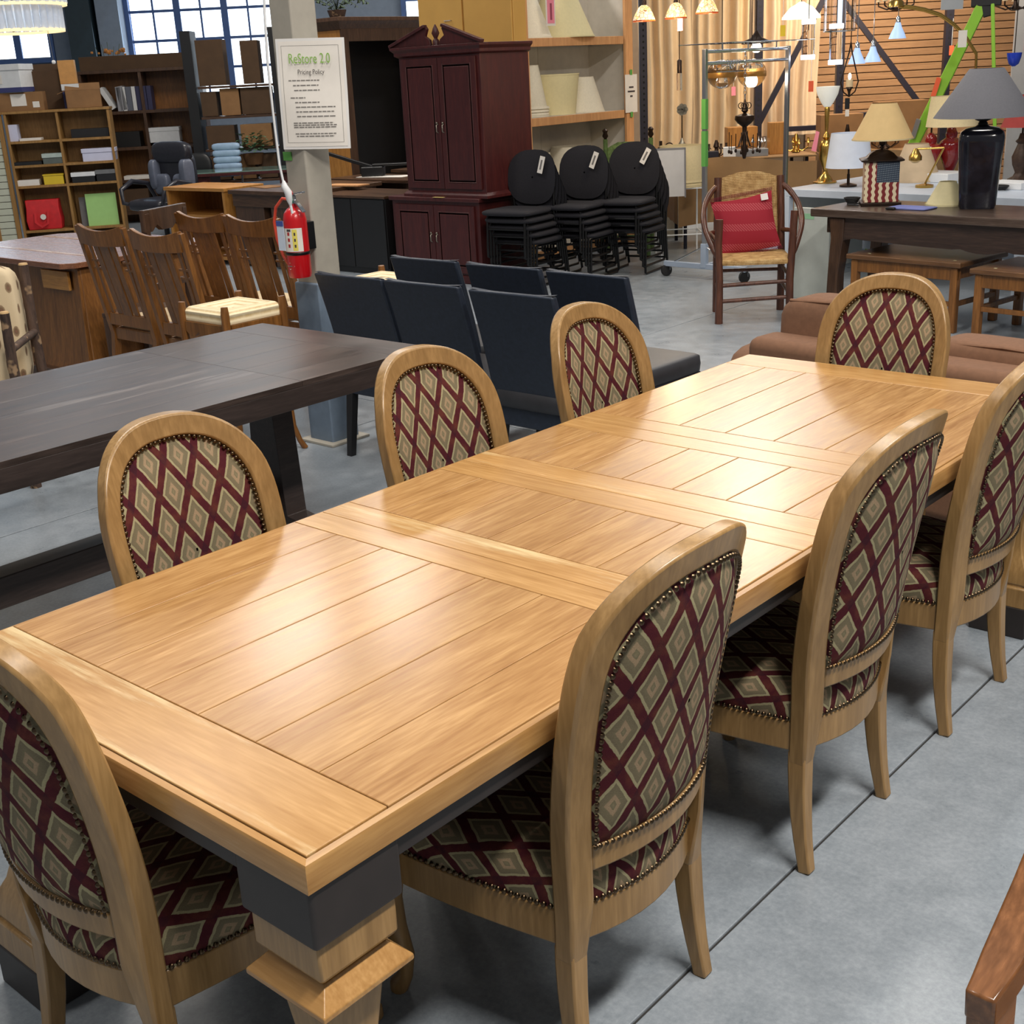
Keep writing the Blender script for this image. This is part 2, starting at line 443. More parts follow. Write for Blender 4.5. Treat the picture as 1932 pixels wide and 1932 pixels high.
    # legs
    for sx in (-1, 1):
        pts = [(sx * (.184 + .012 * (1 - z / .28)), spline(YS, z), z) for z in (.30, .26, .2, .14, .08, .03, 0)]
        w = [.043, .043, .041, .038, .034, .031, .030]
        MB().tube(pts, 0, sq=[(a, a * 1.0) for a in w]).obj('leg', wd, t, smooth=45, bevel=.004)
        f = [(sx * (.205 + dx), .165 + dx * .9, z) for z, dx in ((.36, 0), (.29, .012), (.22, .018), (.15, .010), (.08, -.002), (.035, .002), (.015, .012), (0, .014))]
        MB().tube(f, [.026, .031, .030, .023, .017, .016, .021, .018], n=12).obj('leg', wd, t, smooth=60)
    return t
CH = dining_chair()
GR = 'upholstered dining chairs around the oak table'
XR = -.245
chairs = [
 ((XR, .722, 0), 90, 'diamond upholstered oak chair on the right side of the oak table, nearest the camera'),
 ((XR, 1.545, 0), 90, 'diamond upholstered oak chair at the middle of the right side of the oak table'),
 ((XR, 2.315, 0), 90, 'diamond upholstered oak chair farthest back on the right side of the oak table'),
 ((-TW - XR - .004, .675, 0), -90, 'diamond upholstered oak chair on the left side of the oak table, nearest the camera'),
 ((-TW - XR - .004, 1.50, 0), -90, 'diamond upholstered oak chair at the middle of the left side of the oak table'),
 ((-TW - XR - .004, 2.235, 0), -90, 'diamond upholstered oak chair farthest back on the left side, before black chairs'),
 ((-.622, .24, 0), 0, 'diamond upholstered oak chair at the near end of the oak table'),
 ((-.64, TL - .235, 0), 180, 'diamond upholstered oak chair at the far end of the oak table, before the sofa'),
]
for i, (loc, rz, lab) in enumerate(chairs):
    if i == 0: CH.location = loc; CH.rotation_euler[2] = R(rz); tag(CH, lab, 'chair', GR)
    else: dup(CH, lab, loc, rz, GR)
# ---------------------------------------------------------------- where things stand: points on real planes seen along a line of sight
def _ray(px, py): return CAM_M @ Vector(((px - 966) / F_PX, -(py - 966) / F_PX, -1))
FWD = Vector((-sin(R(YAW)), cos(R(YAW)), 0))
def zp(px, py, z=0.0): d = _ray(px, py); return CAM + d * ((z - CAM.z) / d.z)
def dp(px, py, dist): d = _ray(px, py); return CAM + d * (dist / d.dot(FWD))
def yp(px, py, y): d = _ray(px, py); return CAM + d * ((y - CAM.y) / d.y)

M['walnut'] = wood('dark_walnut', (58, 40, 30), (92, 66, 48), 'z', rough=.38)
M['walnut_x'] = wood('dark_walnut_across', (56, 38, 28), (98, 70, 50), 'x', rough=.34)
M['espresso'] = wood('worn_espresso', (44, 35, 32), (82, 68, 62), 'y', sc=.7, rough=.36, worn=((126, 116, 110), .58))
M['espresso_x'] = wood('worn_espresso_across', (46, 36, 34), (80, 66, 62), 'x', sc=.7, rough=.36, worn=((140, 130, 124), .66))
M['espresso_side'] = wood('espresso_edge', (40, 31, 28), (62, 50, 46), 'y', rough=.5)
M['mission'] = wood('mission_oak', (102, 64, 28), (146, 96, 46), 'z', rough=.35)
M['redwood'] = wood('reddish_table_top', (112, 70, 48), (146, 98, 72), 'x', rough=.26)
M['honey'] = wood('golden_oak', (150, 100, 44), (190, 134, 66), 'z', rough=.42)
M['honey_x'] = wood('golden_oak_across', (160, 108, 50), (198, 142, 74), 'x', rough=.4)
M['shelfoak'] = wood('bookcase_oak', (134, 98, 50), (170, 128, 72), 'z', rough=.5)
M['birch'] = wood('pale_birch_edge', (196, 140, 92), (222, 168, 116), 'z', rough=.5)
M['cherry'] = wood('burgundy_cherry', (56, 18, 20), (80, 30, 28), 'z', rough=.42)
M['black'] = plain('black_laminate', (26, 26, 28), .4)
M['blackmetal'] = plain('black_steel', (20, 20, 22), .35, .3, var=0)
M['navy'] = plain('dark_blue_grey_vinyl', (38, 46, 60), .46, var=.12, scale=60, bump=.1)
M['cream'] = plain('cream_cushion', (222, 198, 160), .85)
M['white'] = plain('white_paint', (226, 228, 230), .5, var=.03)
M['paper'] = plain('white_paper', (230, 224, 216), .7, var=.02)
M['greywall'] = plain('blue_grey_wall_paint', (126, 140, 158), .7, var=.04)
M['column'] = plain('warm_grey_column_paint', (170, 164, 152), .55, var=.04)
M['steel'] = plain('brushed_steel', (190, 192, 196), .28, 1, var=0)
M['chrome'] = plain('chrome', (215, 218, 222), .12, 1, var=0)
M['brass'] = plain('polished_brass', (196, 158, 84), .25, 1, var=0)
M['bronze'] = plain('dark_bronze', (56, 42, 34), .35, .7, var=.1)
M['red'] = plain('extinguisher_red', (190, 16, 24), .28, var=0, coat=.3)
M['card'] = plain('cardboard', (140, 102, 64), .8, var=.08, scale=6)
M['carddark'] = plain('shaded_cardboard', (80, 58, 38), .85, var=.08, scale=6)  # darker copy of the cardboard, backlit shade put into its colour
M['kraft'] = plain('brown_kraft_paper', (158, 122, 82), .8, var=.06, scale=4)
M['green_tape'] = plain('green_masking_tape', (92, 160, 74), .7, var=0)
M['rubber'] = plain('black_rubber', (24, 24, 25), .7, var=0)
M['shade'] = plain('cream_lampshade', (222, 204, 160), .8, var=.03, scale=60)
M['shadewhite'] = plain('ivory_lampshade', (228, 220, 200), .8, var=.03, scale=60)
M['orange'] = plain('orange_tag', (232, 96, 56), .6, var=0)
M['pink'] = plain('pink_tag', (236, 140, 160), .6, var=0)
M['ink'] = plain('grey_ink', (120, 116, 112), .8, var=0)
M['darkink'] = plain('dark_ink', (70, 62, 62), .8, var=0)
def glass(name, c=(1, 1, 1, 1), rough=.03):
    t = NT(name); t.b.inputs['Transmission Weight'].default_value = 1; t.b.inputs['IOR'].default_value = 1.35
    return t.done(c, rough)
M['glass'] = glass('clear_glass')
def lathe_thing(*a): pass

# ---------------------------------------------------------------- worn dark table on the left
def dark_table():
    t = thing('trestle_table', 'long worn dark espresso trestle table left of the oak table', 'table', (0, 0, 0))
    x0, x1, y0, y1, h = -3.27, -2.235, -.15, 2.51, .762
    cuts = [y0, .55, 1.87, 2.33, y1]
    n = 6; w = (x1 - x0) / n
    for a, b in zip(cuts[:-2], cuts[1:-1]):
        for k in range(n): box('plank', M['espresso'], t, x0 + k*w + .0002, x0 + (k+1)*w - .0002, a + .0006, b - .0006, h - .02, h, .0006)
    box('cross_board', M['espresso_x'], t, x0, x1, 2.3305, y1, h - .02, h, .002)
    for xa, xb in ((x0, x0 + .03), (x1 - .03, x1)): box('side_rail', M['espresso_side'], t, xa, xb, y0, y1, h - .095, h - .0205, .002)
    for ya, yb in ((y0, y0 + .03), (y1 - .03, y1)): box('end_rail', M['espresso_side'], t, x0 + .03, x1 - .03, ya, yb, h - .095, h - .0205, .002)
    box('stretcher', M['espresso_side'], t, -2.80, -2.69, .3, 2.05, .135, .245, .004)
    for y in (.25, 2.1):
        L = MB().prism([(-.38, 0), (-.38, .07), (-.10, .12), (-.07, .62), (-.34, .667), (.34, .667), (.07, .62), (.10, .12), (.38, .07), (.38, 0), (.24, 0), (.2, .025), (-.2, .025), (-.24, 0)], 'y', -.05, .05, M=T(-2.745, y, 0))
        L.obj('trestle_leg', M['espresso_side'], t, bevel=.004)
dark_table()

# ---------------------------------------------------------------- building column with what is fixed to it
cx0, cx1, cy0, cy1 = -3.755, -3.60, 3.12, 3.275
col = MB().box(cx0, cx1, cy0, cy1, .012, 4.2).obj('column_1', M['column'], bevel=.012, seg=3); struct(col)
MB().box(cx0 - .05, cx1 + .05, cy0 - .05, cy1 + .05, 0, .014).obj('base_plate', M['column'], col, bevel=.003)
bt = MB().box(cx0 - .012, cx1 + .012, cy0 - .012, cy1 + .012, .0, .82).obj('impact_sleeve', plain('blue_grey_sleeve', (112, 128, 146), .6, var=.08), col, bevel=.01)
def text_mesh(name, body, size, mat, parent, Mx, align='CENTER', ext=.0004, sx=1.0):
    cu = bpy.data.curves.new(name, 'FONT'); cu.body = body; cu.size = size; cu.align_x = align; cu.extrude = ext
    o = bpy.data.objects.new(name, cu); COL.objects.link(o)
    bpy.context.view_layer.update()
    me = bpy.data.meshes.new_from_object(o.evaluated_get(bpy.context.evaluated_depsgraph_get()))
    COL.objects.unlink(o); bpy.data.objects.remove(o); me.name = name
    me.transform(Mx @ Matrix.Diagonal((sx, 1, 1, 1))); me.materials.clear(); me.materials.append(mat)
    q = bpy.data.objects.new(name, me); COL.objects.link(q); q.parent = parent
    return q
def upright(): return Matrix.Rotation(pi/2, 4, 'X')   # text drawn in xy -> stands in xz facing -y
# laminated sign, wrapped a little round the column
def store_sign():
    c = dp(590, 178, (Vector((cx1, cy0, 0)) - Vector((CAM.x, CAM.y, 0))).dot(FWD) - .012)
    t = thing('store_sign', 'laminated paper sign with green heading taped on the column', 'sign', c, 38)
    w, h = .322, .49; tilt = Matrix.Rotation(R(1.5), 4, 'Y')
    bow = lambda x: .016 * (x / .16) ** 2
    def sheet(x0, x1, z0, z1, off, nu=12, nv=8):
        return lambda u, v: tuple(tilt @ Vector((x0 + (x1-x0)*u, bow(x0 + (x1-x0)*u) - off + .004*sin((z0 + (z1-z0)*v)*14+(x0 + (x1-x0)*u)*9), z0 + (z1-z0)*v)))
    lam = NT('glossy_laminate'); lam.done((.80, .78, .76, 1), .18, coat=.6)
    MB().grid(sheet(-w/2, w/2, -h/2, h/2, 0), 12, 8).obj('laminate', lam.mat, t, smooth=60)
    MB().grid(sheet(-w/2+.012, w/2-.012, -h/2+.012, h/2-.012, .0012), 12, 8).obj('page', M['paper'], t, smooth=60)
    K = .865; _r = lambda *q: tuple(x * K for x in q)
    gl = MB()
    for a, b, (c2, d) in ((-.135, .132, _r(.246, .2475)), (-.135, .132, _r(-.249, -.2475))): gl.grid(sheet(a, b, c2, d, .0022), 6, 1)
    for a, b in ((-.136, -.1345), (.1315, .133)): gl.grid(sheet(a, b, *_r(-.249, .247), .0022), 1, 6)
    gl.obj('page_border', M['ink'], t)
    green = plain('leaf_green_print', (128, 172, 72), .6, var=0)
    hd = text_mesh('heading', 'ReStore 2.0', .062, green, t, tilt @ T(-.004, -.006, .158*K) @ upright(), sx=.66, ext=.0002)
    hd2 = text_mesh('subheading', 'Pricing Policy', .030, M['darkink'], t, tilt @ T(.0, -.005, .103*K) @ upright(), sx=.78, ext=.0002)
    ln = MB(); rnd = random.Random(3)
    for z, a, w2 in ((.072, -.11, .145), (.047, -.09, .12), (.022, -.086, .12), (-.016, -.105, .07), (-.04, -.085, .115), (-.064, -.083, .185), (-.088, -.083, .178), (-.112, -.08, .18), (-.146, -.10, .19), (-.157, -.10, .205), (-.168, -.10, .2), (-.202, -.095, .195), (-.215, -.09, .18)):
        x = a; z *= K
        while x < a + w2:
            l = rnd.uniform(.010, .026); x1 = min(a + w2, x + l)
            ln.grid(sheet(x, x1, z - .0022, z + .0022, .0026), 2, 1); x += l + .0035
    tag(ln.obj('fine_print', M['ink'], t), None, None, kind='stuff')
store_sign()
tp = MB().box(-.03, .03, -.002, .002, -.02, .02).obj('tape', M['green_tape'], None); tp.location = (cx0 + .03, cy0 - .004, 1.42); tag(tp, 'small piece of green tape stuck on the column below the sign', 'tape')

def extinguisher():
    x, y = cx1 - .02, cy0 - .085; z0 = .86
    t = thing('fire_extinguisher', 'red fire extinguisher hung on the column beneath the paper sign', 'extinguisher', (x, y, z0))
    MB().lathe([(.03, 0), (.052, .004), (.0565, .02), (.0565, .275), (.050, .305), (.034, .325), (.022, .332), (.02, .35)], 28).obj('cylinder', M['red'], t, smooth=50)
    lab = MB()
    def patch(a0, a1, z0_, z1_, r): 
        lab.grid(lambda u, v: (r*cos(R(a0+(a1-a0)*u)), r*sin(R(a0+(a1-a0)*u)), z0_+(z1_-z0_)*v), 10, 1)
    patch(-125, -10, .13, .24, .0572); L = lab.obj('label', M['paper'], t, smooth=60)
    for nm, a0, a1, z1_, z2_, m in (('label_band', -60, -36, .135, .235, plain('yellow_print', (226, 210, 96), .5, var=0)), ('label_heading', -88, -66, .225, .236, M['darkink'])):
        lab = MB(); patch(a0, a1, z1_, z2_, .0576); lab.obj(nm, m, L)
    for zz in (.15, .178, .206):
        lab = MB(); patch(-86, -74, zz, zz + .016, .0576); lab.obj('symbol', plain('symbol_red', (170, 40, 44), .5, var=0), L)
        lab = MB(); patch(-52, -44, zz, zz + .014, .0580); lab.obj('symbol', M['darkink'], L)
    dm = MB()
    dm.add([(.0575*cos(R(a)), .0575*sin(R(a)), z) for a, z in ((-118, .062), (-90, .079), (-62, .062), (-90, .045))], [(0, 1, 2, 3)])
    d = dm.obj('diamond_badge', M['paper'], t)
    dm = MB(); dm.grid(lambda u, v: (.058*cos(R(-104+28*u)), .058*sin(R(-104+28*u)), .060+.004*v), 6, 1); dm.obj('badge_lettering', M['ink'], d)
    MB().lathe([(.0574, .112), (.0595, .115), (.0595, .124), (.0574, .127)], 28, caps=False).obj('strap', M['blackmetal'], t, smooth=50)
    MB().lathe([(.018, .345), (.018, .385), (.013, .39)], 12).obj('valve', M['steel'], t, smooth=40)
    MB().tube([(-.03, 0, .372), (.0, 0, .392), (.085, .0, .405)], 0, sq=[(.02, .008)]*3).obj('top_lever', M['chrome'], t, bevel=.002)
    MB().tube([(.012, -.005, .368), (.05, -.01, .35), (.09, -.012, .315)], 0, sq=[(.02, .008)]*3).obj('carry_handle', M['chrome'], t, bevel=.002)
    MB().tube([(.005+.012*cos(a), -.012, .40+.012*sin(a)) for a in [2*pi*k/10 for k in range(10)]], .0025, 6, loop=True).obj('pull_pin', M['red'], t)
    MB().box(.0, .018, -.02, -.012, .355, .385).obj('seal_tie', plain('green_seal', (20, 120, 84), .4, var=0), t, bevel=.002)
    MB().tube([(-.02, 0, .368), (-.07, -.005, .372), (-.12, -.01, .33), (-.142, -.012, .26), (-.135, -.012, .18), (-.10, -.012, .10), (-.066, -.01, .06), (-.05, -.01, .055)], .0075, 8).obj('hose', plain('orange_red_hose', (206, 74, 52), .4, var=0), t, smooth=60)
    MB().box(-.062, -.012, -.064, -.062, .135, .275).obj('inspection_tag', plain('blue_white_tag', (206, 218, 236), .6, var=0), t)
    MB().box(-.062, -.012, -.0655, -.0635, .25, .275).obj('tag_header', plain('tag_blue', (64, 84, 160), .6, var=0), t)
    MB().box(-.03, .035, .03, .088, .13, .26).obj('wall_bracket', M['blackmetal'], t, bevel=.003)
extinguisher()
# white pendant cord with its capsule, hanging beside the column
cd = [dp(497, -60, 5.6), dp(499, 20, 5.6), dp(505, 120, 5.6), dp(516, 220, 5.6), dp(527, 310, 5.6), dp(536, 350, 5.6)]
t = thing('drop_cable', 'thin white cord hanging beside the column with a white plastic capsule', 'cord', cd[-1])
t.location = (0, 0, 0)
MB().tube(cd, .0055, 6).obj('cord', M['white'], t, smooth=60)
e = cd[-1]; MB().tube([e + Vector((0, 0, .02)), e, e + Vector((.01, .01, -.03)), e + Vector((.012, .011, -.06)), e + Vector((.014, .013, -.085))], [.006, .014, .017, .014, .006], 10).obj('capsule', M['white'], t, smooth=60)
MB().tube([e + Vector((.014, .013, -.085)), e + Vector((.017, .016, -.12))], .006, 8).obj('plug', M['white'], t, smooth=60)

# ---------------------------------------------------------------- dark blue parsons chairs
def parsons():
    t = thing('parsons_chair', '', 'chair')
    B = MB(); rings = []
    for i in range(9):
        z = .40 + .51 * i / 8; y = -.205 - .13 * ((z - .4) / .51) ** 1.25
        th = .045 - .012 * (i / 8); hw = .222 + .004 * i / 8
        rings.append([(-hw, y - th/2, z), (hw, y - th/2, z), (hw, y + th/2, z), (-hw, y + th/2, z)])
    # dished top edge
    B.loft(rings).obj('backrest', M['navy'], t, smooth=40, bevel=.008)
    MB().grid(lambda u, v: (-.226 + .452*u, -.338 - .001 + .028*v - .003, .911 + .004 - .010*(1 - (2*u-1)**2)), 8, 1).obj('top_welt', M['navy'], t, smooth=60)
    MB().cushion(-.225, .225, -.245, .235, .385, .48, e=.28, n=10).obj('seat', plain('dark_grey_seat_vinyl', (52, 52, 56), .5, var=.1), t, smooth=60)
    MB().box(-.215, .215, -.225, .22, .31, .395).obj('seat_frame', M['navy'], t, bevel=.006)
    for x in (-.195, .195):
        MB().loft([[(x-a, .195-a, z), (x+a, .195-a, z), (x+a, .195+a, z), (x-a, .195+a, z)] for a, z in ((.017, 0), (.022, .33))]).obj('leg', M['black'], t, bevel=.003)
        MB().loft([[(x-a, y-a, z), (x+a, y-a, z), (x+a, y+a, z), (x-a, y+a, z)] for a, y, z in ((.017, -.25, 0), (.022, -.205, .33))]).obj('leg', M['black'], t, bevel=.003)
    return t
PC = parsons()
g = 'dark blue parsons chairs in two rows'
for i, (x, y, rz, lab) in enumerate([(-3.175, 3.285, 0, 'dark blue parsons chair in the front row, beside the column'), (-2.70, 3.28, 0, 'dark blue parsons chair in the middle of the front row'), (-2.165, 3.255, 0, 'dark blue parsons chair at the right end of the front row'),
        (-3.225, 3.82, 0, 'dark blue parsons chair in the back row, left, just its top showing'), (-2.69, 3.80, 0, 'dark blue parsons chair in the middle of the back row'), (-2.175, 3.775, -2, 'dark blue parsons chair at the right end of the back row with seat showing')]):
    if i == 0: PC.location = (x, y, 0); tag(PC, lab, 'chair', g)
    else: dup(PC, lab, (x, y, 0), rz, g)

# ---------------------------------------------------------------- mission chairs
def mission():
    t = thing('mission_chair', '', 'chair'); w = M['mission']
    yb = lambda z: -.20 - .135 * max(0, (z - .42) / .64)
    for sx in (-1, 1):
        MB().tube([(sx*.215, -.255, 0), (sx*.215, -.20, .40), (sx*.225, yb(.7), .7), (sx*.235, yb(1.04), 1.045)], 0, sq=[(.036, .04), (.04, .044), (.036, .034), (.030, .026)]).obj('stile', w, t, bevel=.003)
        MB().box(sx*.205 - .019, sx*.205 + .019, .18, .218, 0, .43).obj('leg', w, t, bevel=.003)
        MB().box(sx*.21 - .011, sx*.21 + .011, -.2, .2, .37, .435).obj('side_rail', w, t, bevel=.002)
        for k, xx in enumerate((.165, )):
            MB().tube([(sx*xx, yb(.46)+.0, .46), (sx*xx, yb(.95), .95)], 0, sq=[(.026, .011)]*2).obj('slat', w, t, bevel=.001)
        for zz in (.80, .845): MB().tube([(sx*.12, yb(zz), zz), (sx*.20, yb(zz), zz)], 0, sq=[(.012, .012)]*2).obj('peg_bar', w, t, bevel=.001)
    cr = []
    for i in range(11):
        s = -1 + .2 * i; dip = .032 * (1 - s*s); y = yb(1.0) + .02 * (1 - s*s) * -1
        cr.append([(s*.222, y + .012, .945 - .01*(1-s*s)), (s*.222, y - .012, .945 - .01*(1-s*s)), (s*.222, y - .02, 1.055 - dip), (s*.222, y + .006, 1.055 - dip)])
    MB().loft(cr).obj('crest_rail', w, t, smooth=40, bevel=.003)
    MB().box(-.2, .2, -.235, -.205, .46, .53).obj('lower_rail', w, t, bevel=.003)
    for x, ww in ((-.082, .05), (0, .09), (.082, .05)):
        MB().tube([(x, yb(.50) - .006 * (x == 0), .50), (x, yb(.955) - .012, .955)], 0, sq=[(ww, .012)]*2).obj('splat', w, t, bevel=.0015)
    MB().box(-.2, .2, .19, .212, .37, .435).obj('front_rail', w, t, bevel=.002)
    MB().box(-.2, .2, -.215, -.195, .37, .435).obj('rear_rail', w, t, bevel=.002)
    MB().cushion(-.215, .215, -.185, .225, .43, .50, e=.35).obj('seat', M['cream'], t, smooth=60)
    return t
MC = mission(); g = 'mission oak chairs with slatted backs and cream seats'
for i, (x, y, lab) in enumerate([(-5.265, 3.31, 'mission oak slat back chair in front row beside the pedestal table'), (-4.68, 3.28, 'mission oak slat back chair in front row, right of the first'),
        (-5.215, 3.95, 'mission oak slat back chair in second row behind, left one'), (-4.70, 3.93, 'mission oak slat back chair in second row beside the extinguisher')]):
    if i == 0: MC.location = (x, y, 0); tag(MC, lab, 'chair', g)
    else: dup(MC, lab, (x, y, 0), 0, g)

# ---------------------------------------------------------------- rush seat counter stools
def rush_mat():
    t = NT('woven_rush'); uv = t.n('TexCoord').outputs['UV']
    sp = t.n('SeparateXYZ', Vector=uv).outputs
    w = t.math('SINE', t.math('MULTIPLY', sp[0], 170.0)); nz = t.noise(t.coord('Object'), 40, 3)[0]
    col = t.ramp(t.math('ADD', t.math('MULTIPLY', t.math('ADD', w, 1.0), .28), t.math('MULTIPLY', nz, .5)), [(.15, (208, 178, 126)), (.6, (246, 228, 190))])
    t.bump(w, .4, .004); return t.done(col, .75)
M['rush'] = rush_mat()
def rush_stool():
    t = thing('rush_stool', '', 'stool'); h = .168; w = M['mission']; H_ = .76
    S = MB(); c = (0, 0, H_ - .028)
    cs = [(-h, -h), (h, -h), (h, h), (-h, h)]
    for k in range(4):
        a, b = cs[k], cs[(k+1) % 4]
        def fn(u, v, a=a, b=b):
            e = (a[0] + (b[0]-a[0])*u, a[1] + (b[1]-a[1])*u); f = v
            z = H_ - .028 + .02 * sin(min(1, f*1.0) * pi * .5) if f < .9 else H_ - .008 - (f-.9)*.2
            return (e[0]*f, e[1]*f, z)
        S.grid(fn, 8, 8)
        S.grid(lambda u, v, a=a, b=b: (a[0] + (b[0]-a[0])*u, a[1] + (b[1]-a[1])*u, H_ - .028 - .045*v), 8, 2)
    # rush strands run parallel to each seat side: uv.x is the distance from the centre
    S.uv = {i: (v if i % 1 == 0 else 0, 0) for i, v in ((i, max(abs(p[0]), abs(p[1])) + (.76 - p[2])) for i, p in enumerate(S.v))}
    S.obj('seat', M['rush'], t, smooth=50)
    for sx, sy in ((-1, -1), (1, -1), (1, 1), (-1, 1)):
        MB().tube([(sx*(h+d), sy*(h+d), z) for z, d in ((.775, .002), (.74, .004), (.6, .004), (.5, -.004), (.3, -.012), (.12, -.004), (.04, .014), (0, .03))], [.017, .021, .021, .02, .018, .015, .014, .016], 10).obj('leg', w, t, smooth=60)
    n = 24
    for k in range(4):
        top = [(-h + .02 + (2*h-.04)*i/n, .685) for i in range(n + 1)]
        botm = [(-h + .02 + (2*h-.04)*i/n, .64 - .028*abs(sin(pi*3*i/n)) + .03*abs(2*i/n-1)**2*0) for i in range(n, -1, -1)]
        MB().prism(top + botm, 'y', -h - .012, -h + .008, M=Matrix.Rotation(pi/2*k, 4, 'Z')).obj('carved_apron', w, t)
        MB().tube([(-h, -h, .25 + .06*(k % 2)), (h, -h, .25 + .06*(k % 2))], .012, 8, M=Matrix.Rotation(pi/2*k, 4, 'Z')).obj('stretcher', w, t, smooth=60)
    return t
RS = rush_stool(); g = 'rush seat counter stools'
RS.location = (-3.875, 2.80, 0); tag(RS, 'rush seat wooden stool with scalloped apron in front of the mission chairs', 'stool', g)
dup(RS, 'rush seat wooden stool half hidden behind the column and blue chairs', (-3.80, 3.72, 0), 0, g)

# ---------------------------------------------------------------- square pedestal table, left
def pedestal_table():
    t = thing('pedestal_table', 'square reddish wood table with inlaid top on tapered panelled pedestal', 'table', (0, 0, 0))
    x0, x1, y0, y1, h = -7.75, -6.03, 3.16, 4.35, .762; c = .26
    poly = [(x0, y0 + c), (x0 + c, y0), (x1 - c*.25, y0), (x1, y0 + c*.25), (x1, y1 - c), (x1 - c, y1), (x0 + c, y1), (x0, y1 - c)]
    MB().prism(poly, 'z', h - .035, h).obj('tabletop', M['redwood'], t, bevel=.005)
    il = plain('pale_inlay', (196, 150, 110), .2, var=0, coat=.4)
    for ya in (3.45, 3.95): box('inlay_strip', il, t, x0 + .05, x1 - .05, ya, ya + .04, h, h + .0012, 0)
    cx, cy = (x0+x1)/2 + .12, (y0+y1)/2
    P = MB().loft([[(cx-a, cy-b, z), (cx+a, cy-b, z), (cx+a, cy+b, z), (cx-a, cy+b, z)] for a, b, z in ((.80, .55, .06), (.78, .53, .12), (.70, .48, .72))])
    p = P.obj('pedestal', M['mission'], t, bevel=.01)
    MB().box(cx-.86, cx+.86, cy-.60, cy+.60, 0, .07).obj('plinth', M['walnut_x'], t, bevel=.008)
    MB().box(cx+.30, cx+.62, cy-.525, cy-.505, .58, .70).obj('drawer_front', M['honey_x'], t, bevel=.004)
    for sx in (-1, 1):
        MB().loft([[(cx+sx*a-.035, cy-b-.008, z), (cx+sx*a+.035, cy-b-.008, z), (cx+sx*a+.035, cy-b+.03, z), (cx+sx*a-.035, cy-b+.03, z)] for a, b, z in ((.74, .55, .07), (.66, .485, .72))]).obj('pilaster', M['mission'], t, bevel=.004)
pedestal_table()

# small dark chair back showing beyond the pedestal table
def bar_chair():
    a = zp(224, 394, 1.08)
    t = thing('side_chair', 'small brown wooden chair with open arched back beyond the pedestal table', 'chair', (a.x, a.y + .1, 0), 110)
    w = M['walnut']
    for s in (-1, 1):
        MB().tube([(s*.19, -.24, 0), (s*.19, -.19, .45), (s*.19, -.22, 1.06)], 0, sq=[(.04, .04)]*3).obj('stile', w, t, bevel=.003)
        MB().box(s*.18-.018, s*.18+.018, .16, .196, 0, .44).obj('leg', w, t, bevel=.003)
    MB().prism([(-.215, .95), (-.215, 1.08), (.215, 1.08), (.215, .95), (.15, .95), (.10, .985), (.05, .95), (-.05, .95), (-.10, .985), (-.15, .95)], 'y', -.235, -.2).obj('crest_rail', w, t, bevel=.003)
    MB().box(-.2, .2, -.2, .2, .43, .46).obj('seat', w, t, bevel=.006)
    MB().box(-.19, .19, -.215, -.195, .60, .64).obj('back_rail', w, t, bevel=.002)
bar_chair()

# ---------------------------------------------------------------- log chair with paisley cushions at the left edge
def bark():
    t = NT('hickory_bark'); co = t.coord('Object', (30, 30, 7)); n1 = t.noise(co, 1, 5, .65)[0]; n2 = t.noise(t.coord('Object'), 14, 2)[0]
    col = t.mix(t.ramp(n2, [(.60, (0, 0, 0, 1)), (.66, (1, 1, 1, 1))]), t.ramp(n1, [(.35, (48, 34, 28)), (.65, (92, 70, 58))]), lin((150, 122, 92)))
    t.bump(n1, .6, .004); return t.done(col, .75)
M['bark'] = bark()
M['logend'] = plain('cut_log_end', (206, 170, 120), .7)
def paisley():
    t = NT('beige_medallion_fabric'); co = t.coord('Object')
    sp = t.n('SeparateXYZ', Vector=co).outputs
    u = t.math('ADD', t.math('ADD', sp[0], sp[1]), 0.0); v = sp[2]
    row = t.math('FLOOR', t.math('DIVIDE', v, .105)); uo = t.math('ADD', t.math('DIVIDE', u, .105), t.math('MULTIPLY', row, .5))
    a = t.math('SUBTRACT', t.math('FRACT', t.math('ADD', uo, 40.0)), .5); b = t.math('SUBTRACT', t.math('FRACT', t.math('ADD', t.math('DIVIDE', v, .105), 40.0)), .5)
    d = t.math('SQRT', t.math('ADD', t.math('MULTIPLY', t.math('MULTIPLY', a, a), 2.2), t.math('MULTIPLY', b, b)))
    d = t.math('ADD', d, t.math('MULTIPLY', t.noise(co, 60, 2)[0], .10))
    col = t.ramp(d, [(.0, (146, 98, 80)), (.16, (120, 96, 74)), (.27, (156, 132, 104)), (.31, (214, 194, 160))])
    t.bump(t.noise(co, 200, 2)[0], .2, .002); return t.done(col, .9)
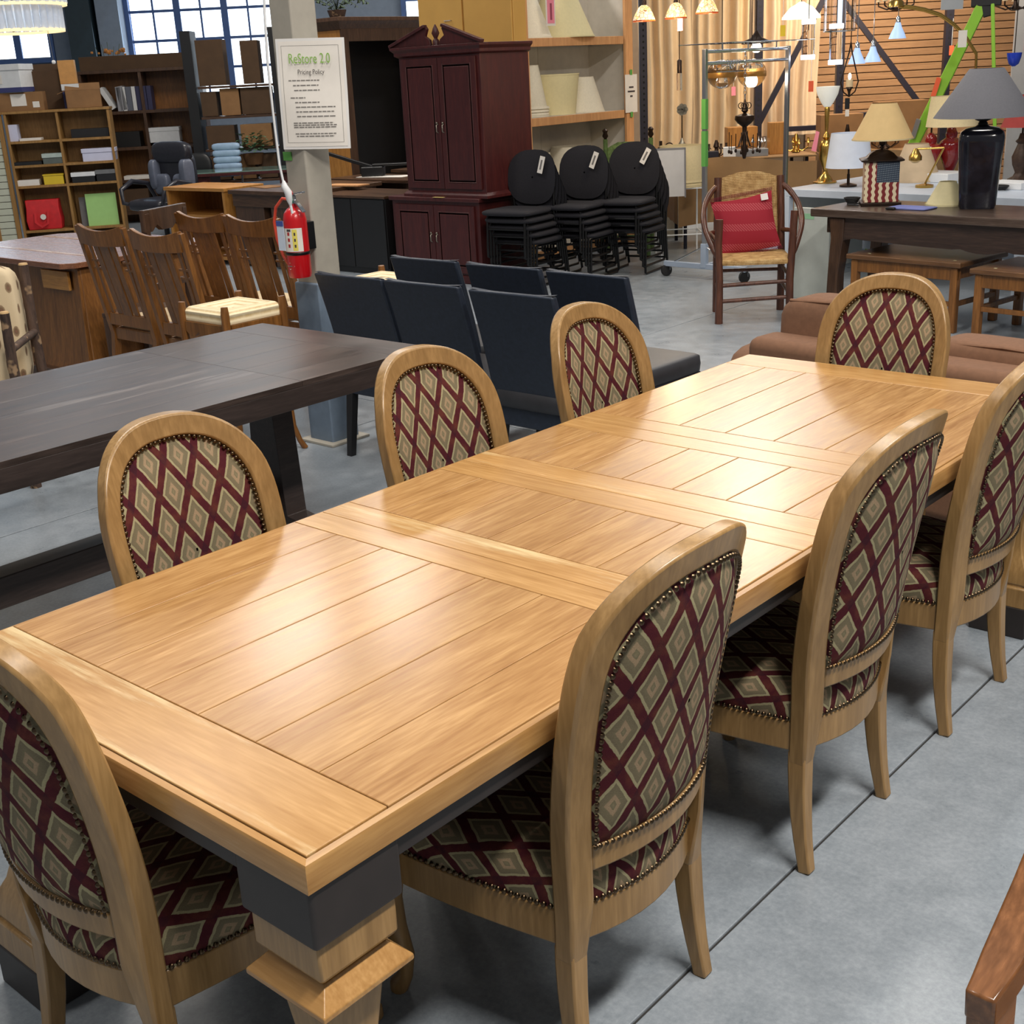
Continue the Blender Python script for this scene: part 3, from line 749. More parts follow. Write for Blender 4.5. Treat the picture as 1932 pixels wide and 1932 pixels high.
def log_chair():
    a = Vector((-4.635, 2.165, 0))
    t = thing('log_chair', 'log frame armchair with beige medallion cushions at the left edge', 'armchair', a, 48)
    fb = paisley()
    for x, y, h, r in ((0, 0, .985, .025), (-.58, 0, .985, .025), (.0, -.46, .83, .024), (-.58, -.46, .83, .024)):
        p = MB().tube([(x, y, 0), (x + .006, y, h*.35), (x - .006, y + .004, h*.7), (x, y, h)], [r*1.1, r, r*1.04, r*.94], 12).obj('post', M['bark'], t, smooth=60)
        MB().lathe([(r*.9, h), (r*.8, h+.008), (.002, h+.010)], 12, c=(x, y, 0)).obj('log_end', M['logend'], p, smooth=40)
    MB().cushion(-.545, -.035, -.10, .05, .40, .99, e=.3).obj('back_cushion', fb, t, smooth=60)
    MB().cushion(-.54, -.04, -.50, -.10, .30, .48, e=.3).obj('seat_cushion', fb, t, smooth=60)
    MB().cushion(-.53, -.05, -.42, -.26, .45, .82, e=.4).obj('loose_cushion', fb, t, smooth=60)
    for z in (.30, .66): MB().tube([(0, 0, z), (0, -.46, z)], .018, 8).obj('rail', M['bark'], t, smooth=60)
    for z in (.22,): MB().tube([(-.58, -.46, z), (0, -.46, z)], .02, 8).obj('rail', M['bark'], t, smooth=60)
    g_ = MB().box(-.125, -.075, -.475, -.473, .72, .90).obj('price_tag', M['paper'], t)
    MB().box(-.12, -.08, -.4765, -.475, .735, .87).obj('tag_print', M['orange'], g_)
log_chair()
# ---------------------------------------------------------------- burgundy computer armoire
M['oldnickel'] = plain('aged_nickel', (150, 144, 130), .35, .8, var=0)
def panel_door(name, m, t, x0, x1, z0, z1, y, th=.02, fr=.05, hx=None, hz=None):
    d = MB().box(x0, x1, y - th, y, z0, z1).obj(name, m, t, bevel=.003)
    # raised field with a moulded recess round it
    MB().loft([[(x0+a, yy, z0+a), (x1-a, yy, z0+a), (x1-a, yy, z1-a), (x0+a, yy, z1-a)] for a, yy in ((fr, y - th), (fr + .006, y - th - .006), (fr + .016, y - th + .004), (fr + .03, y - th - .005), (fr + .034, y - th - .005))], caps=True).obj('raised_panel', m, d)
    if hx is not None:
        h = MB()
        h.tube([(hx, y - th, hz), (hx, y - th - .02, hz - .01), (hx, y - th - .02, hz - .06), (hx, y - th, hz - .07)], .005, 6); h.ball((hx, y - th - .012, hz + .01), .009, 8, 6)
        h.obj('handle', M['oldnickel'], d, smooth=60)
    return d
def armoire():
    t = thing('armoire', 'burgundy two piece armoire with broken pediment and panelled doors', 'armoire', (0, 0, 0))
    m = M['cherry']; x0, x1, y0, y1 = -7.33, -6.26, 7.19, 7.86
    MB().box(x0, x1, y0, y1, 0, .70).obj('lower_body', m, t, bevel=.004)
    MB().box(x0 - .015, x1 + .015, y0 - .02, y1, 0, .07).obj('plinth', m, t, bevel=.008)
    MB().box(x0 - .02, x1 + .025, y0 - .03, y1, .70, .738).obj('counter', m, t, bevel=.01)
    u0, u1, v0 = -7.14, -6.19, 7.22
    MB().box(u0, u1, v0, y1 - .02, .74, 1.92).obj('upper_body', m, t, bevel=.004)
    MB().loft([[(u0-a, v0-a, z), (u1+a, v0-a, z), (u1+a, y1-.02, z), (u0-a, y1-.02, z)] for a, z in ((.005, 1.90), (.03, 1.915), (.03, 1.94), (.055, 1.965), (.055, 1.985))]).obj('cornice', m, t, bevel=.003)
    MB().loft([[(u0-a, v0-a, z), (u1+a, v0-a, z), (u1+a, y1-.02, z), (u0-a, y1-.02, z)] for a, z in ((.03, .738), (.03, .76), (.004, .785))]).obj('base_moulding', m, t)
    cx = (u0 + u1) / 2
    for s in (-1, 1):
        poly = [(cx + s*.52, 1.985), (cx + s*.53, 2.0), (cx + s*.10, 2.135), (cx + s*.085, 2.115), (cx + s*.11, 2.06), (cx + s*.06, 2.03), (cx + s*.05, 1.985)]
        MB().prism(poly, 'y', v0 - .03, v0).obj('pediment', m, t, bevel=.004)
        MB().tube([(cx + s*.54, v0 - .03, 1.995), (cx + s*.10, v0 - .03, 2.14)], 0, sq=[(.05, .025)]*2).obj('raking_moulding', m, t, bevel=.004)
    MB().lathe([(.03, 1.985), (.03, 2.02), (.015, 2.04), (.035, 2.08), (.02, 2.12), (.004, 2.15)], 12, c=(cx, v0 - .012, 0)).obj('finial', m, t, smooth=50)
    for s in (-1, 1):
        a, b = (u0 + .04, cx - .003) if s < 0 else (cx + .003, u1 - .04)
        panel_door('door', m, t, a, b, .81, 1.885, v0, hx=cx + s*.035, hz=1.35)
        a, b = (x0 + .05, (x0+x1)/2 - .003) if s < 0 else ((x0+x1)/2 + .003, x1 - .05)
        panel_door('door', m, t, a, b, .09, .67, y0, hx=(x0+x1)/2 + s*.035, hz=.42)
    pn = MB().box(-.06, .06, -.03, .03, 0, .002).obj('sticky_note', plain('yellow_note', (228, 206, 130), .7, var=0), None); pn.location = (-6.72, 7.185, .7385); tag(pn, 'small yellow note lying on the burgundy armoire counter', 'note')
armoire()

# ---------------------------------------------------------------- desks and cabinets behind the column
def black_cabinet():
    t = thing('storage_cabinet', 'low black cabinet standing left of the burgundy armoire', 'cabinet', (0, 0, 0))
    MB().box(-8.38, -7.46, 7.22, 7.80, 0, .70).obj('body', M['black'], t, bevel=.004)
    MB().box(-8.40, -7.45, 7.20, 7.82, .70, .725).obj('top', M['walnut_x'], t, bevel=.004)
    for a in (-8.37, -7.915): box('door', M['black'], t, a, a + .445, 7.205, 7.22, .06, .69, .002)
black_cabinet()
def dark_desk():
    t = thing('desk', 'dark wood executive desk beyond the column', 'desk', (0, 0, 0))
    m = M['walnut_x']; x0, x1, y0, y1 = -9.52, -8.42, 7.0, 8.1
    box('desktop', m, t, x0, x1, y0, y1, .72, .76, .006)
    for a in (x0 + .03, x1 - .50): MB().box(a, a + .46, y0 + .05, y1 - .05, .02, .72).obj('pedestal', M['walnut'], t, bevel=.004)
    box('modesty_panel', M['walnut'], t, x0 + .49, x1 - .5, y0 + .25, y0 + .28, .2, .72, .003)
    box('apron', m, t, x0 + .03, x1 - .03, y0 + .03, y0 + .05, .60, .72, .003)
dark_desk()
def oak_cabinet():
    t = thing('shelf_cabinet', 'open golden oak shelf cabinet left of the dark desk', 'cabinet', (-10.06, 6.98, 0), 3)
    m = M['honey']; w = .47
    box('side_panel', m, t, -w, -w + .035, 0, .5, 0, .74, .003); box('side_panel', m, t, w - .035, w, 0, .5, 0, .74, .003)
    box('top', M['honey_x'], t, -w - .02, w + .02, -.015, .52, .74, .775, .004)
    box('shelf', M['honey_x'], t, -w + .035, w - .035, 0.0, .5, .47, .50, .002); box('back', M['mission'], t, -w + .035, w - .035, .47, .5, .05, .74, .002)
    box('bottom', M['honey_x'], t, -w + .035, w - .035, .005, .47, .05, .08, .002)
oak_cabinet()
def long_desk(name, label, x0, x1, y0, y1, h, m):
    t = thing('desk', label, 'desk', (0, 0, 0))
    box('desktop', m, t, x0, x1, y0, y1, h - .035, h, .005)
    for a in (x0 + .04, x1 - .44): MB().box(a, a + .40, y0 + .05, y1 - .05, 0, h - .035).obj('pedestal', M['walnut'], t, bevel=.004)
    box('modesty_panel', M['walnut'], t, x0 + .44, x1 - .44, y0 + .3, y0 + .33, .15, h - .035, .003)
long_desk('d', 'dark brown desk with papers on it behind the dark executive desk', -9.55, -7.95, 8.35, 8.95, .75, M['walnut_x'])
long_desk('d', 'reddish brown desk farther back, before the open wardrobe', -9.55, -8.0, 9.3, 9.95, .76, M['walnut_x'])
p = MB().box(-.3, .3, -.12, .12, 0, .006).obj('document', M['paper']); p.location = (-8.95, 8.65, .7505); p.rotation_euler[2] = .2; tag(p, 'white papers lying on the dark brown desk behind the column', 'paper')
p = MB().box(-.16, .16, -.11, .11, 0, .005).obj('document', M['card']); p.location = (-9.32, 7.35, .7605); p.rotation_euler[2] = -.15; tag(p, 'tan folder lying on the dark executive desk', 'folder')
p = MB().box(-.22, .22, -.09, .09, 0, .012).obj('wood_strip', M['birch']); p.location = (-8.45, 7.65, .7605); p.rotation_euler[2] = .12; tag(p, 'pale wood strip on the right end of the dark executive desk', 'board')
def monitor_arm():
    t = thing('keyboard_tray', 'black articulated keyboard tray arm lying on the brown desk', 'arm', (-9.1, 8.62, .7575), 35)
    MB().box(-.12, .12, -.08, .08, 0, .10).obj('base', M['black'], t, bevel=.012)
    MB().tube([(0, 0, .09), (-.25, .02, .17), (-.52, .05, .26)], 0, sq=[(.05, .035)]*3).obj('arm', M['black'], t, bevel=.004)
    MB().box(.0, .42, -.05, .07, .10, .125).obj('tray_plate', M['black'], t, bevel=.006)
monitor_arm()
def glass_desk():
    t = thing('glass_top_desk', 'burgundy desk with green glass top in front of the dark bookcase', 'desk', tuple(dp(470, 330, 16.05)[:2]) + (0,), 42)
    gm = plain('green_glass_sheet', (120, 150, 140), .08, var=0, coat=.6)
    box('desktop', M['cherry'], t, -.95, .95, -.35, .35, .72, .755, .005); box('glass_sheet', gm, t, -.94, .94, -.34, .34, .756, .766, .002)
    for a in (-.9, .42): MB().box(a, a + .48, -.30, .30, 0, .72).obj('pedestal', M['cherry'], t, bevel=.004)
    for a in (-.9, .42):
        for z in (.12, .42):
            d = box('drawer', M['cherry'], t, a + .03, a + .45, -.318, -.30, z, z + .26, .004)
            MB().ball((a + .24, -.33, z + .14), .014, 8, 6).obj('knob', M['brass'], d, smooth=60)
    return t
glass_desk()

# blue ribbed chair, round dark stool top and potted plant round the glass desk
def ribbed_chair():
    a = dp(433, 335, 16.5)
    t = thing('ribbed_chair', 'light blue armless chair with horizontally ribbed back behind the desk', 'chair', (a.x, a.y, 0), 40)
    m = plain('light_blue_vinyl', (150, 176, 204), .45)
    for k in range(5): MB().cushion(-.175, .175, -.06, .06, .66 + k*.08, .75 + k*.08, e=.5, n=8).obj('rib', m, t, smooth=60)
    MB().cushion(-.18, .18, -.45, .05, .42, .52, e=.4, n=8).obj('seat', m, t, smooth=60)
    for sx in (-.15, .15):
        for y in (-.4, .02): MB().tube([(sx, y, 0), (sx, y, .45)], .014, 8).obj('leg', M['steel'], t, smooth=60)
        MB().tube([(sx, .03, .44), (sx, .075, .70)], .012, 8).obj('back_post', M['steel'], t, smooth=60)
ribbed_chair()
def stool_black():
    a = dp(376, 335, 16.5)
    t = thing('round_back_chair', 'chair with rounded black fabric back by the glass desk', 'chair', (a.x, a.y, 0), 40)
    MB().cushion(-.19, .19, -.04, .04, .62, .97, e=.75, n=10).obj('backrest', M['black'], t, smooth=60)
    MB().cushion(-.19, .19, -.5, -.05, .42, .50, e=.4, n=8).obj('seat', M['black'], t, smooth=60)
    MB().tube([(0, -.25, .04), (0, -.25, .43)], .025, 8).obj('column', M['black'], t, smooth=60)
    MB().tube([(0, -.04, .44), (0, .05, .7)], .02, 8).obj('back_post', M['black'], t, smooth=60)
    for k in range(5): MB().tube([(0, -.25, .07), (.26*cos(k*1.257), -.25 + .26*sin(k*1.257), .03)], [.02, .015], 6).obj('foot', M['black'], t, smooth=60)
stool_black()
def leaves(name, n, rx, rz_, m, t, base=(0, 0, 0), ls=.06, seed=1, droop=.3, up=.5):
    rd = random.Random(seed); F = MB()
    for k in range(n):
        a = rd.uniform(0, 2*pi); el = rd.uniform(-.2, 1.3); r = rd.uniform(.35, 1)
        c = Vector((base[0] + rx*r*cos(a)*cos(el*.9), base[1] + rx*r*sin(a)*cos(el*.9), base[2] + rz_*(.25 + .75*r*sin(max(0, el)))))
        d = Vector((cos(a), sin(a), rd.uniform(-droop, up))).normalized(); s = ls*rd.uniform(.6, 1.2)
        w = d.cross(Vector((0, 0, 1))).normalized() * s*.32; up_ = Vector((0, 0, 1))*s*.08
        F.add([c, c + d*s*.5 + w + up_, c + d*s, c + d*s*.5 - w + up_], [(0, 1, 2, 3)])
    o = F.obj(name, m, t, fix=False); tag(o, None, None, kind='stuff'); return o
M['leaf'] = plain('grey_green_leaf', (96, 132, 100), .6, var=.25, scale=20)
M['leafdark'] = plain('dark_green_leaf', (62, 78, 54), .7, var=.25, scale=20)
def plant():
    a = zp(480, 310, .766)
    t = thing('potted_plant', 'leafy green potted plant standing on the glass top desk', 'plant', (a.x, a.y, .766))
    MB().lathe([(.10, 0), (.13, .10), (.135, .14), (.12, .14)], 14).obj('pot', plain('terracotta_basket', (120, 84, 52), .8), t, smooth=50)
    leaves('foliage', 260, .25, .30, M['leaf'], t, (0, 0, .10), .085, 4)
plant()

# ---------------------------------------------------------------- executive chair
def exec_chair():
    a = dp(316, 440, 14.6)
    t = thing('office_chair', 'black leather executive office chair with padded wings and loop arms', 'chair', (a.x, a.y, 0), 10)
    L = plain('black_leather', (42, 42, 50), .3, var=.1, bump=.1, scale=30)
    G = plain('grey_leather_panel', (98, 104, 120), .35, var=.08)
    MB().cushion(-.27, .27, -.32, .25, .46, .60, e=.5).obj('seat', L, t, smooth=60)
    MB().cushion(-.28, .28, .16, .30, .95, 1.19, e=.6).obj('headrest', L, t, smooth=60)
    MB().cushion(-.27, .27, .20, .34, .55, 1.08, e=.45).obj('back_shell', L, t, smooth=60)
    for s in (-1, 1):
        MB().cushion(s*.04 if s > 0 else -.26, .26 if s > 0 else -.04, .13, .26, .60, .84, e=.55).obj('lumbar_pad', G, t, smooth=60)
        MB().cushion(s*.24 - .05, s*.24 + .05, .10, .27, .66, 1.0, e=.55).obj('wing_pad', G, t, smooth=60)
        MB().tube([(s*.28, .18, .55), (s*.34, .12, .74), (s*.35, -.10, .78), (s*.34, -.28, .70), (s*.31, -.30, .56), (s*.26, -.12, .50)], [.022, .026, .03, .028, .024, .02], 10).obj('arm', L, t, smooth=60)
    MB().tube([(0, 0, .06), (0, 0, .48)], .03, 10).obj('gas_column', M['blackmetal'], t, smooth=60)
    for k in range(5):
        f = MB().tube([(0, 0, .12), (.32*cos(k*1.257+.3), .32*sin(k*1.257+.3), .085)], [.03, .02], 8).obj('base_arm', M['blackmetal'], t, smooth=60)
        MB().lathe([(.03, -.02), (.03, .02)], 12, M=T(.32*cos(k*1.257+.3), .32*sin(k*1.257+.3), .03) @ Matrix.Rotation(pi/2, 4, 'X')).obj('caster', M['rubber'], f, smooth=40)
exec_chair()

# ---------------------------------------------------------------- oak bookcase at the far left with what is on it
BC = dp(136, 400, 16.4)
BCR = 52
Bm = RZ(BCR, (BC.x, BC.y, 0))
def local(x, y, z): return Bm @ Vector((x, y, z))
def bookcase(label, name, w, h, d, m, shelves, cols, loc, rz, back=None, th=.03):
    t = thing(name, label, 'bookcase', loc, rz)
    for k in range(cols + 1):
        x = -w/2 + (w - th) * k / cols; box('upright', m, t, x, x + th, 0, d, 0, h, .002)
    for z in shelves:
        for k in range(cols):
            x = -w/2 + (w - th) * k / cols + th; box('shelf', m, t, x, x + (w - th)/cols - th, .0, d - .02, z, z + th, .002)
    box('top', m, t, -w/2 - .01, w/2 + .01, -.01, d, h, h + th, .002)
    box('back', back or m, t, -w/2 + .005, w/2 - .005, d - .015, d, 0, h, 0)
    return t
W_ = 1.26; H_ = 1.545
bookcase('oak two column bookcase with boxes on its shelves at the left', 'bookcase', W_, H_, .38, M['shelfoak'], (.10, .65, .90, 1.19), 2, (BC.x, BC.y, 0), BCR)
def carton(label, cx, y, z, w, d, h, m, rz=0, cat='box', name='carton', flap=False, group=None):
    p = local(cx, y, z)
    t = thing(name, label, cat, p, BCR + rz, group)
    MB().box(-w/2, w/2, -d/2, d/2, 0, h).obj('body', m, t, bevel=.003)
    return t
def lidbox(label, cx, y, z, w, d, h, mb, ml, lh=.05, rz=0):
    t = carton(label, cx, y, z, w, d, h - lh*.6, mb, rz, name='lidded_box')
    MB().box(-w/2-.008, w/2+.008, -d/2-.008, d/2+.008, h - lh, h).obj('lid', ml, t, bevel=.003)
    return t
M['lav'] = plain('white_violet_box', (206, 208, 232), .6, var=.02)
M['navybox'] = plain('navy_box_base', (62, 66, 116), .6, var=.03)
M['yellow'] = plain('yellow_plastic', (222, 190, 44), .5, var=.02)
sh = {1: 1.22, 2: .93, 3: .68, 4: .13}
carton('tall white and violet box on the top shelf of the oak bookcase', -.555, .14, sh[1], .11, .2, .20, M['lav'])
carton('thin white tray lying on the top shelf of the oak bookcase', -.36, .12, sh[1], .26, .2, .03, M['paper'])
carton('flat black box on the top shelf, right column of the bookcase', .36, .16, sh[1], .46, .2, .105, M['black'])
lidbox('green grey lidded box on the second shelf of the oak bookcase', -.13, .12, sh[2], .24, .22, .125, plain('green_grey', (92, 100, 96), .6), plain('pale_lid', (176, 190, 184), .6))
carton('flat black tray on the second shelf left column of the bookcase', -.44, .14, sh[2], .34, .24, .04, M['black'])
lidbox('white violet printer carton on the second shelf right column', .43, .14, sh[2], .40, .24, .155, M['lav'], M['lav'])
carton('low white box on the third shelf of the oak bookcase', -.47, .12, sh[3], .26, .2, .07, M['paper'])
lidbox('yellow plastic bin on the third shelf of the oak bookcase', -.16, .12, sh[3], .24, .22, .125, M['yellow'], M['yellow'], .015)
lidbox('black photo box with white lid on the third shelf, right column', .20, .13, sh[3], .28, .22, .125, M['black'], M['white'])
lidbox('black photo box with grey lid at right end of third shelf', .48, .13, sh[3], .24, .22, .14, M['black'], plain('grey_lid', (110, 112, 114), .6))
def tote():
    t = thing('shopping_bag', 'red shopping tote bag on the bottom shelf of the oak bookcase', 'bag', local(-.36, .13, sh[4]), BCR)
    rm = plain('red_nonwoven', (206, 34, 40), .6, var=.08)
    MB().loft([[(-a, -b, z), (a, -b, z), (a + .01, b, z), (-a, b, z)] for a, b, z in ((.20, .09, 0), (.215, .10, .12), (.20, .085, .26), (.205, .06, .37))]).obj('body', rm, t, bevel=.012)
    MB().tube([(-.09, -.11, .22), (-.10, -.125, .10), (-.03, -.13, .04), (.05, -.13, .08), (.07, -.11, .24)], 0, sq=[(.03, .006)]*5).obj('strap', rm, t)
    MB().lathe([(.035, 0), (.035, .003)], 16, M=T(.0, -.118, .16) @ Matrix.Rotation(pi/2, 4, 'X')).obj('round_badge', M['paper'], t)
tote()
o = thing('green_panel', 'light green cardboard panel leaning on the bottom shelf of the bookcase', 'panel', local(.36, .09, sh[4]), BCR)
MB().box(-.19, .19, -.006, .006, 0, .40, M=Matrix.Rotation(R(-4), 4, 'X')).obj('sheet', plain('lime_card', (164, 210, 130), .7, var=.02), o)
o2 = thing('grey_panel', 'dark grey panel leaning behind the light green panel', 'panel', local(.20, .15, sh[4]), BCR)
MB().box(-.12, .12, -.006, .006, 0, .36, M=Matrix.Rotation(R(-4), 4, 'X')).obj('sheet', plain('grey_card', (112, 110, 112), .8), o2)
# end display with pale slats
def endcap():
    t = thing('slatwall_display', 'pale green grey slatted end panel with wood edges beside the bookcase', 'display', local(-.80, .0, 0), BCR)
    sm = plain('pale_sage_slat', (196, 200, 182), .6, var=.03)
    for x in (-.145, .095): box('edge_post', M['shelfoak'], t, x, x + .05, -.03, .03, 0, H_, .003)
    box('backing', M['gap'], t, -.10, .10, .0, .02, 0, H_, 0)
    for k in range(18): box('slat', sm, t, -.10, .10, -.018, -.002, .02 + k*.081, .02 + k*.081 + .074, .003)
    box('cap', M['shelfoak'], t, -.16, .16, -.04, .04, H_, H_ + .03, .002)
endcap()
def book_rack():
    t = thing('book_rack', 'oak rack of upright blue and white books at the left edge', 'bookcase', local(-1.30, -.1, 0), BCR)
    for x in (-.34, .31): box('upright', M['shelfoak'], t, x, x + .03, 0, .3, 0, 1.25, .002)
    for z in (.08, .5, .8, 1.22): box('shelf', M['shelfoak'], t, -.31, .31, 0, .29, z, z + .03, .002)
book_rack()
rd = random.Random(5); bcs = [plain('book_%s' % n, c, .5, var=.05) for n, c in (('blue', (74, 84, 160)), ('violet', (104, 96, 170)), ('white', (222, 220, 226)), ('maroon', (120, 40, 60)), ('grey', (140, 140, 150)))]
ORD = ('first', 'second', 'third', 'fourth', 'fifth', 'sixth', 'seventh', 'eighth', 'ninth', 'tenth', 'eleventh', 'twelfth', 'thirteenth')
for z, h, sn in ((.11, .30, 'bottom'), (.53, .22, 'middle')):
    x = -.02; nb = 0
    while x < .29:
        w = rd.uniform(.022, .038); hh = h * rd.uniform(.8, 1)
        b = MB().box(-w/2, w/2, 0, .2, 0, hh).obj('book', (bc_ := rd.choice(bcs)), None, bevel=.002)
        b.matrix_world = Bm @ T(-1.30 + x, -.06, z); tag(b, '%s book, %s from left on the %s shelf of the left edge rack' % (bc_.name.split('_')[1], ORD[nb], sn), 'book', 'books in the left edge rack'); nb += 1; x += w + .004
# cartons on the bookcase
TB = H_ + .03
def banker():
    t = thing('file_box', 'white banker box with blue base stripe on top of the cartons', 'box', local(-.55, .2, TB + .225), BCR - 14)
    MB().box(-.26, .26, -.2, .2, 0, .27).obj('body', M['white'], t, bevel=.004)
    MB().box(-.264, .264, -.204, .204, 0.0, .055).obj('base_stripe', M['navybox'], t, bevel=.003)
    MB().box(-.272, .272, -.212, .212, .255, .325).obj('lid', M['white'], t, bevel=.004)
    MB().box(-.12, .03, -.206, -.203, .10, .2).obj('label', M['paper'], t)
banker()
def box_label(t, x, y, z, w, h, m=None): MB().box(x - w/2, x + w/2, y - .002, y, z - h/2, z + h/2).obj('shipping_label', m or M['paper'], t)
c1 = carton('brown carton with white labels under the white file box', -.44, .2, TB, .62, .36, .22, M['card'])
box_label(c1, .02, -.181, .13, .18, .14); box_label(c1, .22, -.181, .07, .08, .07)
def open_carton(label, cx, y, z, w, d, h, m, rz=0):
    t = thing('open_carton', label, 'box', local(cx, y, z), BCR + rz)
    for a in ((-w/2, w/2, -d/2, -d/2 + .006, 0, h), (-w/2, w/2, d/2 - .006, d/2, 0, h), (-w/2, -w/2 + .006, -d/2, d/2, 0, h), (w/2 - .006, w/2, -d/2, d/2, 0, h)): box('wall', m, t, *a, 0)
    box('bottom', m, t, -w/2, w/2, -d/2, d/2, 0, .006, 0)
    MB().box(-w/2, w/2, 0, .10, -.003, .003, M=T(0, d/2, h) @ Matrix.Rotation(R(55), 4, 'X')).obj('flap', m, t)
    MB().box(-.10, 0, -d/2, d/2, -.003, .003, M=T(-w/2, 0, h) @ Matrix.Rotation(R(-20), 4, 'Y')).obj('flap', m, t)
open_carton('open brown carton with loose flaps at right on the oak bookcase', .34, .13, TB, .42, .22, .21, M['card'], 6)
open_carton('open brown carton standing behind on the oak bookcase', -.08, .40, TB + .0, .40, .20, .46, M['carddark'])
# ---------------------------------------------------------------- dark bookcase, second unit behind
DB = dp(300, 410, 17.9); DBR = 47
Dm = RZ(DBR, (DB.x, DB.y, 0))
bookcase('tall dark walnut bookcase with binders and boxes on its shelves', 'bookcase', 1.62, 1.98, .42, M['walnut'], (.12, .55, .98, 1.45), 2, (DB.x, DB.y, 0), DBR, back=M['mission'], th=.04)
mb = lambda x, y, z: Dm @ Vector((x, y, z))
rd = random.Random(9); x = -.62
bm_ = [plain('binder_%s' % n, c, .5, var=.03) for n, c in (('white', (216, 216, 216)), ('grey', (150, 150, 156)), ('navy', (48, 48, 80)), ('slate', (96, 100, 112)))]
for i, (w, k, lean) in enumerate(((.06, 0, -28), (.10, 1, -8), (.07, 1, 0), (.05, 0, 0), (.07, 3, 0), (.05, 0, 0), (.06, 2, 0), (.07, 2, 0), (.06, 2, 0))):
    b = MB().box(0, w, 0, .26, 0, .31).obj('ring_binder', bm_[k], None, bevel=.003)
    if lean == -28: x += .03
    b.matrix_world = Dm @ T(x + (.16 if lean else 0), .04, 1.49 + (.02 if lean == -28 else .005 if lean else 0)) @ Matrix.Rotation(R(lean), 4, 'Y')
    if lean: x += .12
    else: x += w + .006
    tag(b, ['white', 'grey', 'navy', 'slate'][k] + ' ring binder, ' + ('first', 'second', 'third', 'fourth', 'fifth', 'sixth', 'seventh', 'eighth', 'ninth')[i] + ' from left on the dark bookcase top shelf', 'binder', 'ring binders on the dark bookcase')
def loose(label, pos, w, d, h, m, rot, name='carton', cat='box', lid=None):
    t = thing(name, label, cat, pos, rot); MB().box(-w/2, w/2, -d/2, d/2, 0, h).obj('body', m, t, bevel=.004)
    if lid: MB().box(-w/2-.006, w/2+.006, -d/2-.006, d/2+.006, h*.75, h+.004).obj('lid', lid, t, bevel=.003)
    return t
loose('white lidded document box on right shelf of the dark bookcase', mb(.22, .17, 1.06), .40, .28, .19, M['white'], DBR, lid=M['white'])
loose('dark blue box beneath the white document box', mb(.24, .17, 1.02), .36, .28, .035, M['navybox'], DBR)
loose('black machine on the middle shelf of the dark bookcase', mb(-.36, .18, 1.02), .50, .30, .20, M['black'], DBR)
loose('black case on the lower right shelf of dark bookcase', mb(.30, .18, .59), .46, .30, .22, M['black'], DBR)
loose('stack of pale magazines on the dark bookcase lower shelf', mb(-.22, .13, .59), .36, .24, .05, M['paper'], DBR)
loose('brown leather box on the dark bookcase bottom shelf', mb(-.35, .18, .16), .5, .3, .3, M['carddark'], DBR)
loose('grey carton on the dark bookcase bottom right shelf', mb(.38, .18, .16), .5, .3, .3, M['card'], DBR)
# long cartons and dried flowers on top
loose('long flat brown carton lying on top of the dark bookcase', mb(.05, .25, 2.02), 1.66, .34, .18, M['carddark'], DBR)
loose('tan carton standing on the blue carton behind the open carton', local(.17, .33, TB + .291), .20, .14, .28, plain('tan_carton', (206, 150, 86), .6), BCR)
loose('blue carton with white lid under the tan carton on the bookcase', local(.18, .33, TB), .20, .14, .285, M['navybox'], BCR, lid=M['white'])
def dried():
    t = thing('dried_flowers', 'bunch of dried orange flowers lying on the long carton', 'flowers', mb(-.42, .2, 2.2), DBR)
    rd = random.Random(2); F = MB()
    for k in range(16):
        c = Vector((rd.uniform(-.2, .25), rd.uniform(-.06, .06), rd.uniform(.01, .1))); F.ball(c, rd.uniform(.015, .03), 6, 4)
    tag(F.obj('flower_heads', plain('dried_orange', (190, 128, 66), .8), t), None, None, kind='stuff')
    for k in range(5): MB().tube([(-.1 + .06*k, 0, .0), (-.14 + .08*k, .02, .12 + .03*(k % 3))], .004, 5).obj('stem', M['leafdark'], t)
dried()
# ---------------------------------------------------------------- black tower of cartons before the window
def tower():
    a = dp(466, 395, 17.1)
    t = thing('shelf_tower', 'black open shelving tower loaded with cartons before the window', 'shelving', (a.x, a.y, 0), 44)
    for x in (-.56, .54): box('side_panel', M['black'], t, x, x + .13, -.2, .2, 0, 2.42, .003)
    for z in (.1, .55, .95, 1.35, 1.72): box('shelf', M['walnut_x'], t, -.41, .56, -.2, .2, z, z + .03, .002)
    return Matrix.Translation((a.x, a.y, 0)) @ Matrix.Rotation(R(44), 4, 'Z')
Tm = tower(); rd = random.Random(12)
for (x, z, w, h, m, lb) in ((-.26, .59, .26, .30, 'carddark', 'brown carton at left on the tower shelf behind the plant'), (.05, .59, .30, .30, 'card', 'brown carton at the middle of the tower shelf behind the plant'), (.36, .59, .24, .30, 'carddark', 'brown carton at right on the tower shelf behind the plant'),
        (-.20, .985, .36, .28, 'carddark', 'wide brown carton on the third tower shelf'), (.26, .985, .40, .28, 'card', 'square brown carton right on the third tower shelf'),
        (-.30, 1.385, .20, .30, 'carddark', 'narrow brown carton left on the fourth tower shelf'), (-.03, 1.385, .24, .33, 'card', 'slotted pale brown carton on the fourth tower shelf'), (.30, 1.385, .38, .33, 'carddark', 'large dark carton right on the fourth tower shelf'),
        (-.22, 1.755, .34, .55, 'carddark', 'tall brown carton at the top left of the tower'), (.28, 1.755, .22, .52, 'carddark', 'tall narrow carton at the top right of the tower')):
    loose(lb, Tm @ Vector((x, 0, z)), w, .32, h, M[m], 44)

